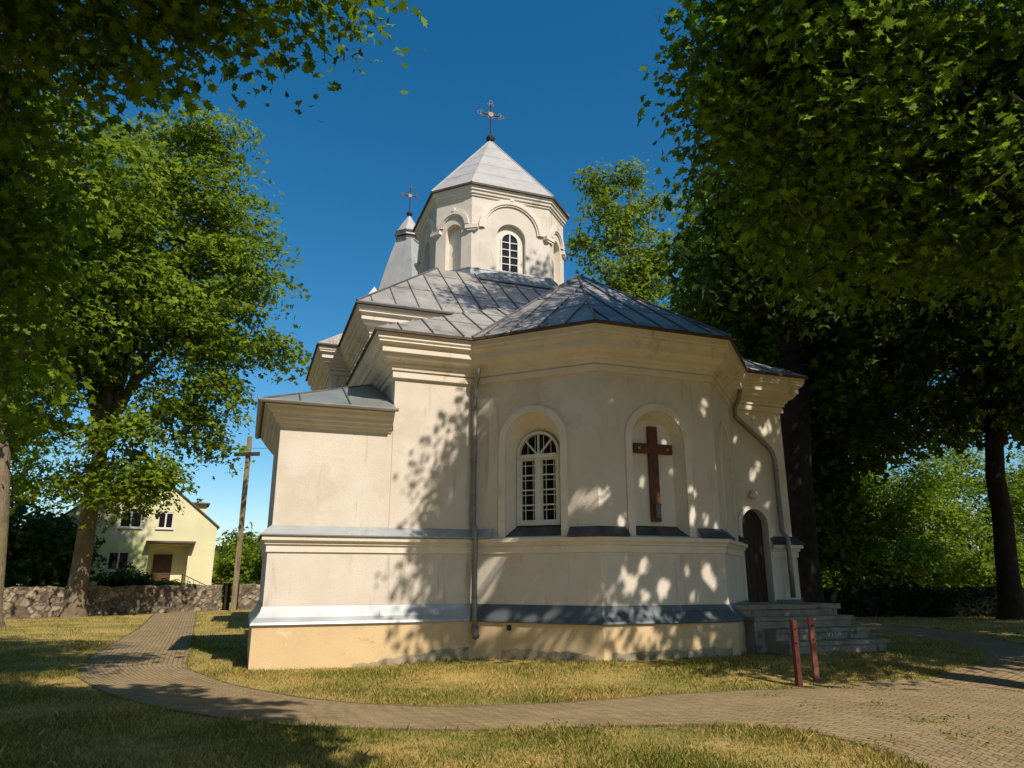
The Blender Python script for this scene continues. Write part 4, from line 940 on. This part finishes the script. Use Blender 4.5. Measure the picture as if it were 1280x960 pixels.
# ------------------------------------------------------------------ house
hx, hy = -23.55, 45.7
ho = empty('house', (hx, hy, 0), R(25), 'pale yellow green gabled house behind the stone wall', 'house')
HW = 4.6; EZ, AZ = 4.75, 8.55; HL = 9.0
b = MB()
PW0, PW1 = .75, 3.05    # recessed porch
hw_ = [[(-1.45,1.94),(-.3,1.94),(-.3,3.06),(-1.45,3.06)], [(-1.1,4.54),(.15,4.54),(.15,5.55),(-1.1,5.55)], [(1.05,4.54),(1.95,4.54),(1.95,5.55),(1.05,5.55)], [(PW0,.4),(PW1,.4),(PW1,3.55),(PW0,3.55)]]
holed(b, [(-HW,-.2),(HW,-.2),(HW,EZ),(0,AZ),(-HW,EZ)], hw_)
b.box(-HW, -HW+.2, .0, HL, -.2, EZ); b.box(HW-.2, HW-.002, .002, HL, -.2, EZ-.02)
b.poly([(-HW,HL,-.2),(-HW,HL,EZ),(0,HL,AZ),(HW,HL,EZ),(HW,HL,-.2)])
b.box(PW0-.1, PW1+.1, 1.1, 1.2, .0, 3.7); b.box(PW0-.1, PW0, .001, 1.1, .3, 3.7); b.box(PW1, PW1+.1, .001, 1.1, .3, 3.7); b.box(PW0, PW1, .001, 1.1, 3.551, 3.7); b.box(PW0, PW1, -.6, 1.1, .0, .75)
b.build('wall', HOUSEC, ho)
b = MB(); holed(b, [(-HW+.01,-.2),(PW0-.03,-.2),(PW0-.03,3.72),(-HW+.01,3.72)], [hw_[0]], -.012)
b.build('lime_wall', HOUSEW, ho)
b = MB(); th = .09
for sg in (-1, 1):
    A = Vector((0,-.12,AZ+.02)); E_ = Vector((sg*(HW+.15),-.12,EZ-.10)); L_ = Vector((0,HL+.3,0)); up = Vector((0,0,th))
    i = [b.pt(p) for p in (A,E_,E_+L_,A+L_,A+up,E_+up,E_+L_+up,A+L_+up)]
    for q in ((0,3,2,1),(4,5,6,7),(0,1,5,4),(1,2,6,5),(2,3,7,6),(3,0,4,7)): b.face([i[k] for k in q])
rf = b.build('roof', HROOF, ho)
b = MB(); b.box(1.9,3.9,2.2,4.6,5.0,6.35); b.build('dormer', HOUSEC, rf); b = MB(); b.box(1.7,4.1,1.9,4.9,6.35,6.44); b.build('dormer_roof', HROOF, rf)
for r_ in hw_[:3]:
    (x0,z0),(x1,_),(_,z1),_ = r_; b = MB(); f = .07
    b.box(x0,x1,.02,.1,z0,z0+f); b.box(x0,x1,.02,.1,z1-f,z1); b.box(x0,x0+f,.02,.1,z0+f,z1-f); b.box(x1-f,x1,.02,.1,z0+f,z1-f); xm = (x0+x1)/2; b.box(xm-.045,xm+.045,.02,.1,z0+f,z1-f); b.box(x0-.08,x1+.08,-.1,.0,z0-.07,z0-.003)
    wo = b.build('window', WHITEW, ho); b = MB(); b.box(x0+f,x1-f,.06,.08,z0+f,z1-f); b.build('pane', GLASS, wo)
b = MB(); b.box(1.05,2.15,1.03,1.09,.75,2.95); b.build('door', HDOOR, ho)
b = MB(); b.box(PW0-.2,PW1+.35,-.75,-.01,3.62,3.74); b.build('porch_canopy', HROOF, ho)
b = MB()
b.tube([(PW1-.2,-.6,1.7),(PW1-.2,-.6,.8)], .025, 6); b.tube([(1.6,-.6,1.7),(PW1-.2,-.6,1.7),(PW1+1.5,-.6,.9)], .025, 6); b.tube([(PW1+1.5,-.6,.9),(PW1+1.5,-.6,0)], .025, 6)
for k in range(5): b.tube([(PW1-.2+k*.34,-.6,1.66-k*.16),(PW1-.2+k*.34,-.6,.75-k*.12)], .014, 5)
b.build('railing', IRON, ho)
b = MB()
for k in range(4): b.box(PW1+.02, PW1+.35+k*.33, -.95+.0, -.05, 0, .75-k*.18-.001*k)
b.build('porch_step', STEPS, ho)
for i, (x, y, h, r, lab) in enumerate([(-22.6,42.6,2.7,1.25,'dark rounded bush hiding the foot of house door'),(-19.6,42.4,1.75,1.1,'low dome of clipped bush right of house porch'),(-25.9,43,1.9,1.0,'dark bush under left house window'),(-21.2,42.2,2.1,1.0,'small dark bush between the two bigger ones by porch')]):
    tree('garden_bush', lab, x, y, .06, h*.3, h, blobset(x, y, h*.48, r, h*.46, 7, 120+i), 150, 14, .17, .25, LEAF_D, DBARK, SPRAY, seed=120+i, cat='bush', group='bushes before the house', twigs=10)

# ------------------------------------------------------------------ grass
def to_local(x, y):
    dx, dy = x-OX, y-OY; c, s_ = math.cos(YAW), math.sin(YAW); return dx*c+dy*s_, -dx*s_+dy*c
def build_grass():
    rng = np.random.default_rng(3); PX = []; PY = []; SZ = []
    for (y0, y1, dens, sc_) in ((5.8,8.2,3300,1.0),(8.2,10.5,2300,1.0),(10.5,14,1400,1.1),(14,19,600,1.4),(19,30,130,2.0),(30,40,50,2.6)):
        x0, x1 = -1.1*y1-.5, 1.1*y1+.5; n = int((x1-x0)*(y1-y0)*dens); x = rng.uniform(x0,x1,n); y = rng.uniform(y0,y1,n)
        k = (np.abs(x) < 1.05*y+.6); x, y = x[k], y[k]; PX.append(x); PY.append(y); SZ.append(np.full(len(x), sc_))
    x = np.concatenate(PX); y = np.concatenate(PY); s_ = np.concatenate(SZ)
    k = ~(inside(poly1, x, y) | inside(poly2, x, y)); ls, lb_ = to_local(x, y)
    k &= ~((ls > -7.4) & (ls < 5) & (lb_ > 1.72)); k &= ~((lb_ > -.22) & (np.abs(ls) < 1.5+np.maximum(lb_,0)) & (lb_ < 2))
    k &= ~((ls > 1.9) & (ls < 4.9) & (lb_ > -.55) & (lb_ < 2))
    ex, ey = [], []
    for E in (O1, I1, O2, I2):            # tufts creeping over the edges of the paving
        m = 5200; t = rng.uniform(0, len(E)-1.001, m); i = t.astype(int); fr = (t-i)[:,None]; p = E[i]*(1-fr)+E[i+1]*fr
        cl = .5+.5*np.sin(t*1.9+np.sin(t*.7)*3); p = p+rng.normal(size=(m,2))*(.02+.035*cl)[:,None]; q = (rng.uniform(0,1,m) < .25+.75*cl) & (np.abs(p[:,0]) < 1.05*p[:,1]+.5) & (p[:,1] < 25)
        ex.append(p[q,0]); ey.append(p[q,1])
    x = np.concatenate([x[k]]+ex); y = np.concatenate([y[k]]+ey); s_ = np.concatenate([s_[k]]+[np.ones(len(v)) for v in ex]); k = np.ones(len(x), bool)
    # thin, clumpy cover
    f = .5+.28*np.sin(x*2.3+1.3*np.sin(y*1.7))+.28*np.sin(y*3.1+1.1*np.sin(x*2.9)); k &= rng.uniform(0,1,len(x)) < .45+.55*f
    x, y, s_ = x[k], y[k], s_[k]; f = f[k]; n = len(x)
    z = terrain(x, y); a = rng.uniform(0, 2*np.pi, n); h = rng.uniform(.02,.062,n)*(.55+.7*f)*(1+.25*(s_-1)); wd = .0034*s_*rng.uniform(.7,1.4,n)
    tall = rng.uniform(0,1,n) < .015; h[tall] *= 1.9
    lean = rng.uniform(.1,.9,n)*h; b = rng.uniform(0, 2*np.pi, n)
    V = np.zeros((n,4,3)); ca, sa = np.cos(a)*wd, np.sin(a)*wd
    V[:,0] = np.c_[x-ca, y-sa, z-.005]; V[:,1] = np.c_[x+ca, y+sa, z-.005]
    V[:,2] = np.c_[x+ca*.7+np.cos(b)*lean*.35, y+sa*.7+np.sin(b)*lean*.35, z+h*.6]; V[:,3] = np.c_[x+np.cos(b)*lean, y+np.sin(b)*lean, z+h]
    me = bpy.data.meshes.new('grass'); me.vertices.add(n*4); me.vertices.foreach_set('co', V.reshape(-1).astype(np.float32)); me.loops.add(n*4); me.loops.foreach_set('vertex_index', np.arange(n*4, dtype=np.int32))
    me.polygons.add(n); me.polygons.foreach_set('loop_start', np.arange(0, n*4, 4, dtype=np.int32))
    try: me.polygons.foreach_set('loop_total', np.full(n, 4, dtype=np.int32))
    except Exception: pass
    me.materials.append(BLADE); me.update(calc_edges=True); o = bpy.data.objects.new('grass', me); COL.objects.link(o)
    tag(o, 'short patchy lawn grass, part green and part dried yellow', 'grass', kind='stuff')
build_grass()
# weeds in the joints of the paving
rng = np.random.default_rng(9); wC = []; wN = []
for (px, py, k) in ((1010,885,16),(1095,884,60),(1160,905,70),(1195,920,34),(1255,918,40),(1185,925,24),(1060,862,80),(1100,864,60),(1180,900,22),(960,872,30),(1120,930,20),(985,864,30),(1240,935,20),(700,905,10)):
    x, y = ground_at(px, py); p = np.c_[rng.normal(x,.13,k), rng.normal(y,.08,k), rng.uniform(.01,.07,k)]; wC.append(p); wN.append(rng.normal(size=(k,3))+np.array([0,0,.6]))
wC = np.vstack(wC); 
weed = write_leaves('weeds', wC, np.vstack(wN), rng.uniform(.015,.04,len(wC)), OVAL, LEAF_B, None, rng)
tag(weed, 'small weeds sprouting from joints of the paved path', 'weeds', kind='stuff')
